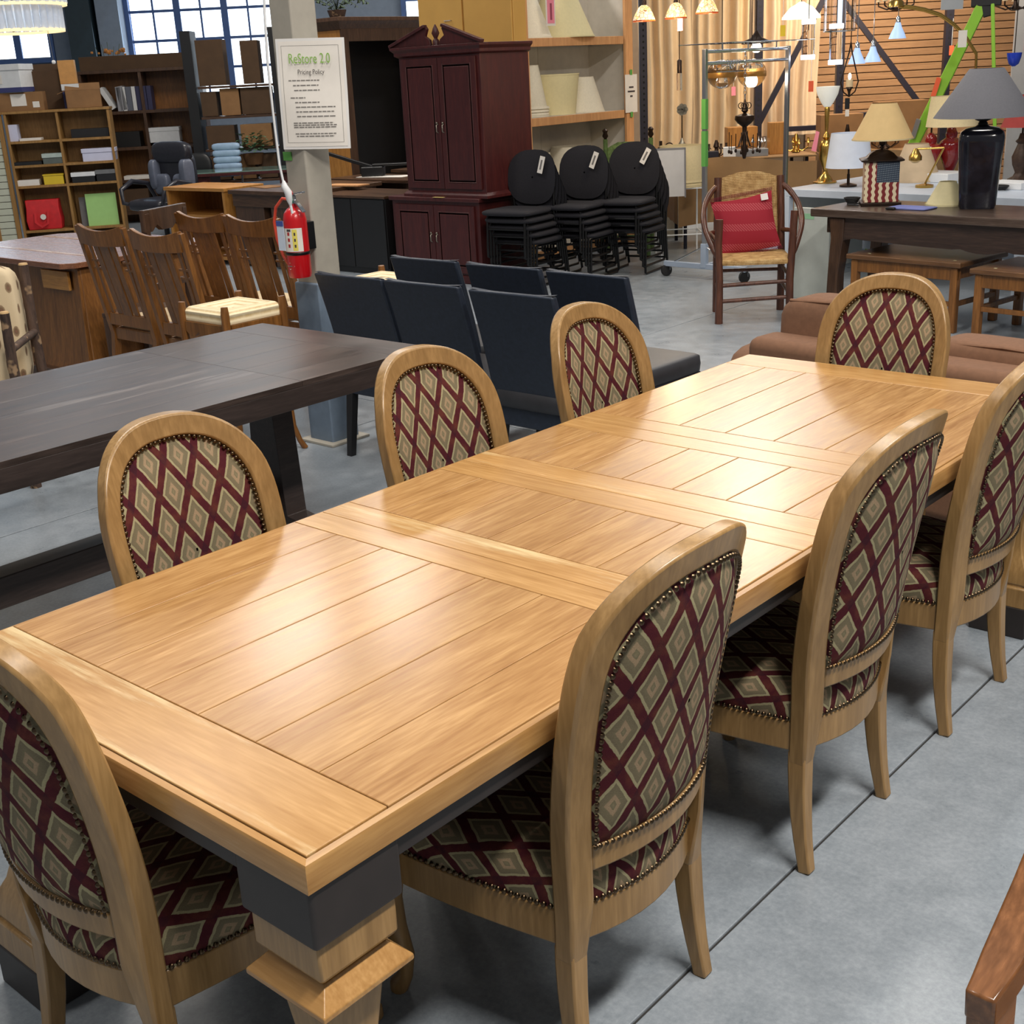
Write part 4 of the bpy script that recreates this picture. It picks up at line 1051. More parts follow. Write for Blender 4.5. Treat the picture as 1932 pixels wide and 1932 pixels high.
# ---------------------------------------------------------------- building shell behind
WM = RZ(46, dp(330, 150, 20.5)[:2] + (0,)) if False else Matrix.Translation((dp(330, 150, 20.5).x, dp(330, 150, 20.5).y, 0)) @ Matrix.Rotation(R(46), 4, 'Z')
sky_glass = NT('bright_overcast_sky'); sky_glass.b.inputs['Emission Color'].default_value = (.82, .93, 1, 1); sky_glass.b.inputs['Emission Strength'].default_value = 3.4; sky_glass.done((.8, .9, 1, 1), .3)
M['frame_blue'] = plain('blue_window_frame', (66, 96, 150), .5, var=.04)
def window(n, x0, x1, z0, z1, cols, rows, mull):
    fr = MB()
    t = MB().box(x0 - .07, x1 + .07, -.05, .10, z0 - .07, z0, WM).box(x0 - .07, x1 + .07, -.05, .10, z1, z1 + .07, WM).box(x0 - .07, x0, -.05, .10, z0, z1, WM).box(x1, x1 + .07, -.05, .10, z0, z1, WM).obj('window_%d' % n, M['frame_blue']); struct(t)
    for k in range(cols):
        for r in range(rows):
            a = x0 + (x1-x0)*k/cols; b = x0 + (x1-x0)*(k+1)/cols; c = z0 + (z1-z0)*r/rows; d = z0 + (z1-z0)*(r+1)/rows
            MB().box(a + .012, b - .012, .03, .05, c + .012, d - .012, WM).obj('pane', sky_glass.mat, t)
    for k in range(1, cols): 
        wd = .05 if k % mull == 0 else .014
        MB().box(x0 + (x1-x0)*k/cols - wd, x0 + (x1-x0)*k/cols + wd, -.02, .05, z0, z1, WM).obj('mullion', M['frame_blue'], t)
    for r in range(1, rows): MB().box(x0, x1, -.01, .05, z0 + (z1-z0)*r/rows - .02, z0 + (z1-z0)*r/rows + .02, WM).obj('glazing_bar', M['frame_blue'], t)
wall = MB()
for a, b, c, d in ((-9, -3.3, 0, 2.25), (-3.3, 3.6, 0, 1.55), (3.6, 9, 0, 1.9), (-9, 9, 3.35, 6), (-1.75, -.58, 2.25, 3.35), (1.62, 3.55, 1.55, 3.35), (-3.3, -1.75, 1.55, 2.25), (-1.75, -.58, 1.55, 2.25), (4.6, 9, 1.9, 3.35)): wall.box(a, b, .02, .25, c, d, WM)
struct(wall.obj('wall_back', M['greywall']))
window(1, -.55, 1.58, 1.6, 3.28, 6, 4, 2)
window(2, -3.2, -1.80, 2.28, 3.28, 3, 2, 1)
window(3, 3.62, 4.55, 1.95, 3.3, 3, 3, 1)
MB().box(-.95, -.62, -.45, .0, 0, 6, WM).obj('column_2', M['greywall']); struct(bpy.data.objects['column_2'])
MB().box(-1.38, -1.02, -.5, -.15, 0, 6, WM).obj('column_3', plain('dark_teal_paint', (36, 54, 64), .6)); struct(bpy.data.objects['column_3'])
# enclosing walls and roof of the hall
struct(MB().box(-22.6, 14, 21.0, 21.2, 0, 6.2).obj('wall_far', M['greywall']))
# ---------------------------------------------------------------- open wardrobe with fern, tan cabinets
def wardrobe():
    a = dp(658, 250, 14.6)
    t = thing('wardrobe', 'tall oak wardrobe standing open with dark interior, fern on top', 'wardrobe', (a.x, a.y, 0), 0)
    m = M['walnut']; h = 2.28; w = 1.5; d = .62       # opening faces +x, side faces -y
    box('side_panel', M['honey'], t, -d, 0, 0, .03, 0, h, .003); box('side_panel', m, t, -d, 0, w - .03, w, 0, h, .003)  # window light on the near side is put into its colour: golden oak against walnut
    box('back', M['black'], t, -d, -d + .02, .03, w - .03, 0, h, 0); box('bottom', m, t, -d, 0, .03, w - .03, .1, .14, .002); box('top', m, t, -d, 0, .03, w - .03, h - .04, h, .002)
    for y in (0, w - .10): box('stile', M['walnut'], t, -.005, .02, y, y + .10, .0, h, .003)
    box('frieze', M['walnut'], t, -.005, .02, .10, w - .10, h - .14, h, .003)
    MB().loft([[(-d, -a_, z), (a_, -a_, z), (a_, w + a_, z), (-d, w + a_, z)] for a_, z in ((.005, h - .02), (.03, h), (.04, h + .03), (.075, h + .07), (.075, h + .11))]).obj('cornice', m, t, bevel=.004)
    box('hanging_cloth', plain('dark_teal_cloth', (22, 52, 66), .8), t, -.5, -.42, .25, .42, .3, 1.95, .01)
    f = thing('fern', 'wispy dark fern on top of the tall open wardrobe', 'plant', (a.x - .3, a.y + .25, h + .11))
    MB().lathe([(.08, 0), (.11, .09), (.10, .09)], 12).obj('pot', M['bark'], f, smooth=50)
    rd = random.Random(4)
    for k in range(16):
        an = rd.uniform(0, 2*pi); L = rd.uniform(.28, .5); hh = rd.uniform(.10, .24)
        pts = [Vector((cos(an)*L*u, sin(an)*L*u, .08 + hh*sin(u*2.4))) for u in [i/6 for i in range(7)]]
        F = MB(); F.tube(pts, .003, 4)
        for i in range(1, 7):
            for s in (-1, 1):
                n = Vector((-sin(an), cos(an), 0))*s; q = pts[i]; F.add([q, q + n*.07*(1-i/9) + Vector((0, 0, -.03)), q + n*.045*(1-i/9) + Vector((cos(an), sin(an), -.6))*.03], [(0, 1, 2)])
        F.obj('frond', M['leafdark'], f, fix=False)
wardrobe()
M['tan'] = plain('tan_cabinet_laminate', (206, 160, 84), .5, var=.04, scale=3)
for i, (x0, x1, lb) in enumerate(((-7.68, -7.11, 'tall tan cabinet behind the armoire, left one of the pair'), (-7.105, -6.52, 'tall tan cabinet behind the armoire, right one beside lampshade shelves'))):
    t = thing('tall_cabinet', lb, 'cabinet', (0, 0, 0))
    MB().box(x0, x1, 8.05, 8.22, 0, 2.9).obj('body', M['tan'], t, bevel=.006)
    box('door', M['tan'], t, x0 + .01, x1 - .01, 8.03, 8.049, .08, 2.88, .004)
    if i == 0: MB().tube([(x0 + .35, 8.03, 2.21), (x0 + .35, 8.015, 2.21), (x0 + .43, 8.015, 2.21), (x0 + .43, 8.03, 2.21)], .004, 6).obj('handle', M['steel'], t)

# ---------------------------------------------------------------- lampshade shelf unit (faces +x)
SX = -6.6
def shade_unit():
    t = thing('shelf_unit', 'pale shelf unit with wood edges holding lampshades', 'shelving', (0, 0, 0))
    cw = plain('off_white_panel', (206, 200, 190), .7, var=.03)
    y0, y1 = 8.20, 9.86; xb = SX - .5
    box('back_panel', cw, t, xb, xb + .02, y0, (y0+y1)/2 - .002, 0, 2.75, .002); box('back_panel', cw, t, xb, xb + .02, (y0+y1)/2 + .002, y1, 0, 2.75, .002)
    box('end_panel', cw, t, xb, SX, y0, y0 + .03, 0, 2.75, .002); box('end_panel', cw, t, xb, SX, y1 - .03, y1, 0, 2.75, .002)
    box('wood_post', M['birch'], t, SX, SX + .03, y0 - .02, y0 + .10, 0, 2.75, .004); box('wood_post', M['birch'], t, SX, SX + .03, y1 - .09, y1 + .03, 0, 2.75, .004)
    box('metal_edge', M['steel'], t, SX - .02, SX + .02, y0 - .04, y0 - .021, 0, 2.75, .002)
    for z in (.12, .66, 1.33, 2.02):
        s = box('shelf', cw, t, xb + .02, SX, y0 + .03, y1 - .03, z - .03, z, .002)
        box('wood_edge', M['birch'], s, SX, SX + .025, y0 + .10, y1 - .12, z - .075, z, .004)
shade_unit()
def shade(label, loc, r0, r1, h, m, flip=False, rings=0, group=None, tilt=None, sq=False, name='lampshade'):
    t = thing(name, label, 'lampshade', loc, 0, group)
    a, b = (r1, r0) if flip else (r0, r1)
    n = 4 if sq else 36
    MB().lathe([(a, 0), (b, h), (b - .004, h), (a - .004, 0)], n, caps=False).obj('shade', m, t, smooth=60 if not sq else None)
    MB().lathe([(a + .002, 0), (a + .002, .012)], n, caps=False).obj('lower_trim', m, t); MB().lathe([(b + .002, h - .012), (b + .002, h)], n, caps=False).obj('upper_trim', m, t)
    for k in range(rings): MB().lathe([(a + .004*k - .012*0 + .003, .015 + .028*k), (a - .002, .038 + .028*k)], n, caps=False).obj('nested_rim', m, t, smooth=60)
    if tilt: t.rotation_euler = tuple(R(x) for x in tilt)
    return t
M['shadecream'] = plain('cream_paper_shade', (226, 214, 168), .8, var=.02, scale=40)
x = SX - .25
shade('tall stack of nested white lampshades on the middle shelf', (x, 8.60, 1.331), .185, .10, .46, M['shadewhite'], rings=3)
shade('cream drum lampshade standing wide end up on the middle shelf', (x, 8.98, 1.331), .20, .245, .37, M['shadecream'])
shade('white cone lampshade at the right end of middle shelf', (x, 9.38, 1.331), .24, .135, .33, M['shadewhite'])
shade('large cream cone lampshade on the top shelf at right', (x, 9.10, 2.021), .33, .10, .52, M['shadecream'])
shade('white cone lampshade on the top shelf at left', (x, 8.60, 2.021), .24, .07, .46, M['shadewhite'])
shade('ivory lampshade on the bottom shelf behind left chair stack', (x, 8.60, .661), .25, .18, .34, M['shadewhite'])
shade('ivory lampshade on the bottom shelf behind middle chair stack', (x, 9.22, .661), .30, .20, .36, M['shadewhite'])
pt = thing('price_tag', 'big white and pink price tag hanging over the top lampshades', 'tag', (SX + .05, 8.60, 2.12), 90)
MB().prism([(-.065, 0), (.065, 0), (.065, .26), (.04, .30), (-.04, .30), (-.065, .26)], 'y', -.003, .003).obj('card', M['paper'], pt)
MB().box(-.05, .05, -.0045, -.003, .02, .22).obj('pink_field', M['pink'], pt)
text_mesh('print', 'PRICE', .05, M['darkink'], pt, T(.018, -.005, .12) @ upright() @ Matrix.Rotation(-pi/2, 4, 'Z')) if False else MB().box(-.012, .016, -.0052, -.0045, .05, .19).obj('print_strip', plain('dark_pink_print', (150, 70, 90), .7, var=0), pt)
MB().tube([(0, 0, .28), (0, -.01, .34), (.0, .02, .5)], .004, 6).obj('string', M['white'], pt)
sg = thing('small_sign', 'small white paper notice taped to the right post of the lampshade shelves', 'sign', (SX + .036, 9.84, 1.30), 90)
MB().box(-.10, .10, -.003, .0, 0, .36).obj('sheet', M['paper'], sg)
for z, w in ((.24, .075), (.20, .12), (.155, .04)): MB().box(-w/2, w/2, -.0045, -.003, z - .008, z + .008).obj('print_line', M['darkink'], sg)
for z in (.355, -.045): MB().box(-.02, .02, -.0055, -.0035, z, z + .05).obj('tape', M['green_tape'], sg)

# ---------------------------------------------------------------- stacked round back chairs
def stack_chair():
    t = thing('stacking_chair', '', 'chair'); f = plain('black_weave', (30, 29, 36), .85, var=.15, scale=120, bump=.1)
    MB().cushion(-.25, .25, -.30, .15, .355, .415, e=.62, n=10).obj('seat', f, t, smooth=60)
    B = MB(); N = 28
    for sg_ in (1, -1):
        rr = []
        for k in range(6):
            q = 1 - k / 5 * .97; row = []
            for i in range(N):
                a = 2*pi*i/N; x = .245*math.copysign(abs(cos(a))**.75, cos(a))*q; z = .640 + (.225*math.copysign(abs(sin(a))**.8, sin(a)))*q
                row.append((x, .185 + .10*(z - .46) - .03*(1 - (x/.23)**2)*-1 - .03 + sg_*(.004 + .018*(1-q**3)), z))
            rr.append(row)
        B.loft(rr, caps=False)
    B.obj('backrest', f, t, smooth=60)
    for s in (-1, 1):
        x = s*.19
        MB().tube([(x, -.235, .35), (x, -.25, .10), (x, -.25, .02), (x, -.22, .012), (x, .22, .012), (x, .25, .03), (x*1.05, .19, .36), (x*1.1, .185, .50), (x*1.08, .21, .62)], .011, 8).obj('frame', M['blackmetal'], t, smooth=60)
        MB().tube([(x, -.235, .35), (x, .19, .35)], .010, 8).obj('seat_rail', M['blackmetal'], t, smooth=60)
    MB().tube([(-.19, -.235, .25), (.19, -.235, .25)], .009, 8).obj('cross_bar', M['blackmetal'], t, smooth=60)
    MB().tube([(-.19, .23, .09), (.19, .23, .09)], .009, 8).obj('cross_bar', M['blackmetal'], t, smooth=60)
    return t
SK = stack_chair(); first = True
for si, (x, y, n, rz, nm, seat) in enumerate(((-5.93, 7.50, 5, 6, 'left', 0), (-5.735, 7.98, 5, 8, 'middle', 0), (-5.50, 8.42, 5, 12, 'right', 0))):
    for k in range(n):
        z = .062*k; yy = y - .035*k
        top = k == n - 1
        lb = ('top chair with white tag of the %s stack of round back black chairs' % nm) if top else ('round back black chair, %s from the top of the %s stack' % (('fifth', 'fourth', 'third', 'second')[k], nm))
        if first: SK.location = (x, yy, z); SK.rotation_euler[2] = R(rz); tag(SK, lb, 'chair', '%s stack of black chairs' % nm); first = False
        else: dup(SK, lb, (x, yy, z), rz, '%s stack of black chairs' % nm)
    tg = thing('chair_tag', 'white paper tag on the backrest of the %s chair stack' % nm, 'tag', (x, y - .14, .248), rz)
    MB().box(-.025, .025, -.002, .002, -.07, .07, M=T(.12, .145, .745) @ Matrix.Rotation(R(-7), 4, 'X') @ Matrix.Rotation(R(12 + 8*si), 4, 'Y')).obj('slip', M['paper'], tg)
    MB().box(-.008, .008, -.0032, -.002, -.04, .04, M=T(.12, .145, .745) @ Matrix.Rotation(R(-7), 4, 'X') @ Matrix.Rotation(R(12 + 8*si), 4, 'Y')).obj('print_strip', M['ink'], tg)

# green painted chair behind the stacks, with a shade on its seat
def green_chair():
    a = dp(1183, 400, 12.4)
    t = thing('painted_chair', 'green painted wooden chair with turned finials behind the chair stacks', 'chair', (a.x, a.y, 0), 30)
    g = plain('mossy_green_paint', (86, 112, 58), .6, var=.2, scale=18)
    for s in (-1, 1):
        MB().tube([(s*.22, .2, 0), (s*.22, .2, 1.08)], .022, 10).obj('post', g, t, smooth=60)
        MB().lathe([(.012, 1.08), (.03, 1.11), (.02, 1.14), (.03, 1.16), (.012, 1.18)], 10, c=(s*.22, .2, 0)).obj('finial', M['bronze'], t, smooth=60)
        MB().tube([(s*.22, -.2, 0), (s*.22, -.2, .60)], .022, 10).obj('leg', g, t, smooth=60)
    MB().prism([(-.2, .78), (.2, .78), (.2, 1.0), (.1, 1.05), (-.1, 1.05), (-.2, 1.0)], 'y', .19, .21).obj('back_panel', plain('painted_flower_panel', (104, 128, 70), .6, var=.3, scale=30), t, bevel=.003)
    MB().box(-.23, .23, -.22, .2, .55, .59).obj('seat', plain('straw_seat', (170, 150, 96), .8, var=.1), t, bevel=.01)
    for z in (.2, .38): MB().tube([(-.22, -.2, z), (.22, -.2, z)], .013, 8).obj('stretcher', g, t, smooth=60); MB().tube([(.22, -.2, z), (.22, .2, z)], .013, 8).obj('stretcher', g, t, smooth=60)
    m = Matrix.Translation((a.x, a.y, 0)) @ Matrix.Rotation(R(30), 4, 'Z')
    shade('cream lampshade standing wide end up on the green chair seat', tuple(m @ Vector((.10, -.06, .591))), .09, .15, .34, M['shadecream'])
green_chair()

# white wire stand with sign and large shade
def wire_stand():
    a = dp(1288, 480, 11.95)
    t = thing('wire_stand', 'white wire display stand with a sign holder', 'stand', (a.x, a.y, 0), 42)
    for s in (-1, 1):
        MB().tube([(s*.2, 0, 0), (s*.2, 0, .64)], .008, 6).obj('upright', M['white'], t, smooth=60)
        MB().tube([(s*.2, .42, 0), (s*.2, .42, .64)], .008, 6).obj('upright', M['white'], t, smooth=60)
        for z in (.22, .64): MB().tube([(s*.2, 0, z), (s*.2, .42, z)], .007, 6).obj('rail', M['white'], t, smooth=60)
    for y in (0, .14, .28, .42): MB().tube([(-.2, y, .64), (.2, y, .64)], .006, 6).obj('wire_shelf', M['white'], t, smooth=60)
    for y in (0, .42): MB().tube([(-.2, y, .22), (.2, y, .22)], .006, 6).obj('rail', M['white'], t, smooth=60)
    m = Matrix.Translation((a.x, a.y, 0)) @ Matrix.Rotation(R(42), 4, 'Z')
    shade('large cream drum lampshade with gold top rim on the white wire stand', tuple(m @ Vector((.02, .21, .648))), .235, .20, .37, M['shade'], rings=2)
    s = thing('sign_holder', 'grey framed sign holder with blank sheet leaning on the wire stand', 'sign', tuple(m @ Vector((-.13, -.06, .64))), 36)
    MB().box(-.14, .14, -.004, .004, -.06, .36).obj('board', plain('pale_grey_board', (206, 204, 204), .6, var=.02), s)
    for b in ((-.15, .15, .36, .375), (.138, .152, -.07, .37), (-.152, -.138, -.07, .37)): MB().box(b[0], b[1], -.008, .008, b[2], b[3]).obj('frame_edge', plain('mid_grey_frame', (128, 126, 130), .5, var=0), s)
wire_stand()

# ---------------------------------------------------------------- rolling garment rack
def rack():
    A = zp(1329, 527); t = thing('rolling_rack', 'chrome rolling garment rack with green tape on one post', 'rack', (A.x, A.y, 0), 0)
    pole_l = (0, 0); B = Vector((-4.60, 9.45, 0)) - Vector((A.x, A.y, 0)); H = 1.84
    ux = B.normalized(); nx = Vector((ux.y, -ux.x, 0))
    powder = plain('pale_blue_steel', (178, 192, 212), .4, .3, var=0)
    for k, o in enumerate((Vector((0, 0, 0)), B)):
        up = MB().tube([o + Vector((0, 0, .10)), o + Vector((0, 0, H))], 0, sq=[(.036, .036)]*2).obj('upright', M['steel'], t, bevel=.004)
        if k == 0:
            for z0, z1 in ((.93, 1.21), (1.225, 1.46)): MB().box(-.020, .020, -.020, .020, z0, z1).obj('green_tape_wrap', M['green_tape'], up)
            MB().tube([Vector((0, 0, .10)), Vector((0, 0, .30))], 0, sq=[(.05, .05)]*2).obj('socket', powder, up, bevel=.003)
        e = nx * .42
        MB().tube([o - e + Vector((0, 0, .11)), o + e + Vector((0, 0, .11))], 0, sq=[(.04, .045)]*2).obj('foot_bar', powder, t, bevel=.004)
        MB().tube([o + e*.8 + Vector((0, 0, .12)), o + Vector((0, 0, .28))], .006, 6).obj('brace', M['steel'], t); MB().tube([o - e*.8 + Vector((0, 0, .12)), o + Vector((0, 0, .28))], .006, 6).obj('brace', M['steel'], t)
        for s in (-1, 1):
            c = o + e * s * .96
            w = MB().lathe([(.008, -.014), (.046, -.013), (.05, -.008), (.05, .008), (.046, .013), (.008, .014)], 18, M=T(c.x, c.y, .05) @ Matrix.Rotation(R(60), 4, 'Z') @ Matrix.Rotation(pi/2, 4, 'X')).obj('caster', M['rubber'], t, smooth=40)
            MB().tube([c + Vector((.012, .018, .05)), c + Vector((.012, .018, .1))], 0, sq=[(.03, .006)]*2).obj('fork', M['steel'], w)
    for z in (H - .02, H - .11): MB().tube([Vector((0, 0, z)), B + Vector((0, 0, z))], .015, 10).obj('hanging_rail', M['chrome'], t, smooth=60)
    MB().tube([Vector((0, 0, .115)), B + Vector((0, 0, .115))], 0, sq=[(.03, .03)]*2).obj('base_rail', powder, t, bevel=.003)
    for k in range(7):
        q = B * (k + .5) / 7; MB().tube([q + nx*.26 + Vector((0, 0, H + .04)), q - nx*.26 + Vector((0, 0, H + .04))], .004, 6).obj('top_wire', M['chrome'], t)
    for s in (-1, 1): MB().tube([nx*.26*s + Vector((0, 0, H + .04)), B + nx*.26*s + Vector((0, 0, H + .04))], .004, 6).obj('top_wire', M['chrome'], t)
    for k in (.2, .5, .85): MB().tube([B*k + Vector((0, 0, H + .04)), B*k + Vector((0, 0, H - .02))], .006, 6).obj('wire_post', M['chrome'], t)
    for k in range(5):
        q = Vector((A.x, A.y, 0)) + B * (.25 + .035*k)
        h = thing('clip_hanger', 'clear clip hanger on the rolling rack rail, %s from the green taped post' % ('first', 'second', 'third', 'fourth', 'fifth')[k], 'hanger', tuple(q + Vector((0, 0, H - .11))), 0, 'clear hangers on the rolling rack')
        MB().tube([(0, 0, .02), (.015, 0, .018), (.018, 0, 0), (0, 0, -.03), (0, 0, -.06)], .003, 6).obj('hook', M['chrome'], h)
        MB().tube([nx*.1 + Vector((0, 0, -.07)), -nx*.1 + Vector((0, 0, -.07))], .006, 6).obj('bar', M['glass'], h)
rack()

# ---------------------------------------------------------------- hickory armchair with red pillow
M['hick'] = wood('peeled_hickory', (62, 34, 24), (108, 66, 48), 'z', rough=.35, bump=.3)
def splint():
    t = NT('woven_hickory_splint'); co = t.coord('Object', rot=(0, 0, 0)); sp = t.n('SeparateXYZ', Vector=co).outputs
    a = t.math('SINE', t.math('MULTIPLY', t.math('ADD', sp[0], sp[2]), 260)); b = t.math('SINE', t.math('MULTIPLY', t.math('SUBTRACT', sp[0], t.math('ADD', sp[2], sp[1])), 260))
    w = t.math('MULTIPLY', a, b); nz = t.noise(co, 22, 3)[0]
    col = t.ramp(t.math('ADD', t.math('MULTIPLY', w, .07), nz), [(.25, (150, 112, 62)), (.5, (188, 148, 92)), (.75, (214, 178, 122))])
    t.bump(w, .5, .004); return t.done(col, .7)
M['splint'] = splint()
def hickory():
    t = thing('hickory_armchair', 'hickory pole armchair with woven splint back and red pillow', 'armchair', (-3.475, 6.995, 0), 36)
    h = M['hick']; w = .245
    def pole(name, pts, r, par=t):
        if len(pts) > 4:
            P = [Vector(p) for p in pts]; Q = []
            for i in range(len(P) - 1):
                p0, p1, p2, p3 = P[max(i-1, 0)], P[i], P[i+1], P[min(i+2, len(P)-1)]
                for j in range(4): u = j/4; Q.append(.5*((2*p1) + (p2-p0)*u + (2*p0-5*p1+4*p2-p3)*u*u + (3*p1-p0-3*p2+p3)*u**3))
            pts = Q + [P[-1]]
        rd = random.Random(len(pts)*7 + int(r*1e4)); rr = [r*rd.uniform(.92, 1.1) for _ in pts]
        return MB().tube(pts, rr, 10).obj(name, h, par, smooth=60)
    pole('front_post', [(-w, -.24, 0), (-w + .004, -.24, .3), (-w - .006, -.24, .55), (-w, -.235, .72)], .026)
    pole('front_post', [(w, -.24, 0), (w - .006, -.24, .3), (w + .006, -.24, .5), (w + .02, -.22, .76)], .027)
    for s in (-1, 1): pole('rear_post', [(s*w*.95, .22, 0), (s*w*.95, .22, .4), (s*w*.92, .25, .75), (s*w*.9, .28, .955)], .026)
    # bent arms
    for s in (-1, 1):
        pole('bent_arm', [(s*w*.9, .28, .90), (s*(w + .03), .22, .86), (s*(w + .085), .10, .77), (s*(w + .09), -.06, .65), (s*(w + .04), -.18, .52), (s*w, -.23, .45)], .02)
        pole('arm_rail', [(s*w, -.23, .56), (s*(w + .05), 0, .60), (s*w*.95, .23, .58)], .015)
        pole('side_rung', [(s*w, -.24, .19), (s*w*.95, .22, .21)], .013); pole('side_rung', [(s*w, -.24, .31), (s*w*.95, .22, .33)], .013)
    for z in (.155, .265): pole('front_rung', [(-w, -.24, z), (0, -.245, z + .012), (w, -.24, z + .02)], .014)
    pole('rear_rung', [(-w*.95, .22, .30), (w*.95, .22, .30)], .013)
    def backf(u, v):
        x = -w*.9 + w*1.8*u; z = .47 + (.47 + .055*sin(pi*u))*v
        return (x, .235 + .055*v - .035*sin(pi*u), z)
    b = MB().grid(backf, 12, 12); b.grid(lambda u, v: tuple(Vector(backf(u, v)) + Vector((0, .02, 0))), 12, 12)
    b.obj('woven_back', M['splint'], t, smooth=60, fix=False)
    MB().cushion(-w - .01, w + .01, -.26, .24, .40, .445, e=.3).obj('woven_seat', M['splint'], t, smooth=60)
    m = Matrix.Translation((-3.475, 6.995, 0)) @ Matrix.Rotation(R(36), 4, 'Z')
    p = thing('throw_pillow', 'red fringed throw pillow on the hickory armchair seat', 'pillow', tuple(m @ Vector((.0, .10, .45))), 36)
    t2 = NT('red_woven_bands'); co = t2.coord('Object'); sp = t2.n('SeparateXYZ', Vector=co).outputs
    bands = t2.math('SINE', t2.math('MULTIPLY', sp[2], 46)); dots = t2.math('SINE', t2.math('MULTIPLY', t2.math('ADD', sp[0], sp[2]), 330))
    k = t2.math('MULTIPLY', t2.math('GREATER_THAN', bands, .45), t2.math('GREATER_THAN', dots, .1))
    col = t2.mix(t2.math('MULTIPLY', k, .55), lin((148, 22, 40)), lin((196, 100, 104))); t2.done(col, .85)
    pil = MB(); n = 14
    def pf(sg):
        def f(u, v):
            x = -.22 + .44*u; z = .40*v; e = (sin(pi*u)*sin(pi*v))**.5 if 0 < u < 1 and 0 < v < 1 else 0
            pin = .03*sin(pi*u)*(1 if v in (0, 1) else 0)
            return (x*(1 - .08*sin(pi*v)), sg*.075*e, z - (.02*sin(pi*u) if v == 1 else 0))
        return f
    Mx = Matrix.Rotation(R(-18), 4, 'X') @ Matrix.Rotation(R(-9), 4, 'Y')
    pil.grid(pf(-1), n, n, M=Mx); pil.grid(pf(1), n, n, M=Mx)
    pil.obj('cover', t2.mat, p, smooth=70)
    F = MB()
    for i in range(44):
        xx = -.22 + .44*i/43
        for z, d in ((.40, 1), (0, -1)): F.tube([Mx @ Vector((xx, 0, z)), Mx @ Vector((xx + .004, -.008, z + d*.022))], .0025, 4)
    tag(F.obj('fringe', plain('dark_red_fringe', (120, 24, 50), .9), p), None, None, kind='stuff')
    MB().box(.13, .18, -.055, -.052, .33, .375, M=Mx).obj('paper_tag', M['paper'], p)
hickory()
# ---------------------------------------------------------------- dark console table with lamps, nesting benches under it
CT = Matrix.Translation((-3.10, 7.22, 0)) @ Matrix.Rotation(R(-7), 4, 'Z')    # front left corner, local x runs right, y runs back
CR = -7
def ct(x, y, z): return tuple(CT @ Vector((x, y, z)))
def console():
    t = thing('console_table', 'long dark wood console table with shaped apron carrying two lamps', 'table', CT.translation, CR)
    m = wood('console_wood', (44, 32, 27), (72, 54, 45), 'x', rough=.4); L = 2.6; d = .62
    box('tabletop', wood('console_top', (62, 48, 40), (96, 80, 70), 'x', rough=.3), t, -.03, L, -.03, d, .695, .75, .008)
    n = 40; top = [(.12, .69), (L - .05, .69)]; bt = []
    for i in range(n, -1, -1):
        u = i / n; x = .12 + (L - .17)*u; z = .56 - .03*sin(u*pi)
        if .39 < u < .53: z = .545 - .03*sin((u - .39)/.14*pi)
        if u < .10: z = .56 - .10*(1 - (1 - (1 - u/.10)**2)**.5)
        bt.append((x, z))
    MB().prism(top + bt, 'y', .01, .035).obj('apron', m, t)
    for x in (.17, L - .12):
        for y in (.055, d - .06): MB().loft([[(x-a+o, y-a, z), (x+a+o, y-a, z), (x+a+o, y+a, z), (x-a+o, y+a, z)] for a, z, o in ((.045, 0, -.035), (.042, .3, -.03), (.05, .55, 0), (.06, .69, 0))]).obj('leg', M['walnut'], t, bevel=.006)
    box('side_apron', m, t, .05, .075, .06, d - .06, .58, .69, .003)
console()
def nest(label, x, y, w, d, h, rz):
    t = thing('nesting_bench', label, 'bench', (x, y, 0), rz, 'brown benches under the console table')
    m = M['mission']; mx = wood('bench_top_%d' % int(w*100), (84, 56, 34), (122, 86, 54), 'x', rough=.35)
    box('seat_top', mx, t, 0, w, 0, d, h - .035, h, .008)
    for a in ((.03, w - .03, .025, .05), (.03, w - .03, d - .05, d - .025)): box('apron', m, t, *a, h - .12, h - .036, .004)
    for xx in (.03, w - .08):
        box('side_apron', m, t, xx, xx + .02, .07, d - .07, h - .12, h - .036, .002)
        for yy in (.02, d - .07): box('leg', m, t, xx, xx + .05, yy, yy + .05, 0, h - .036, .006)
    box('stretcher', m, t, .08, w - .08, .03, .055, .17, .20, .003)
    for xx in (.035, w - .065): box('stretcher', m, t, xx, xx + .03, .07, d - .07, .17, .20, .003)
    for xx in (.12, w - .10): st = box('sticker', plain('pale_sticker_%d' % int(xx*1000+w*10), (222, 216, 170), .6, var=0), t, xx, xx + .02, .08, .095, h, h + .0008, 0)
nest('brown wooden bench under the console table, left one', -2.83, 7.15, .86, .60, .46, -8)
nest('brown wooden bench under the console table, right one', -1.90, 6.98, .86, .60, .44, -8)
def tv():
    pass
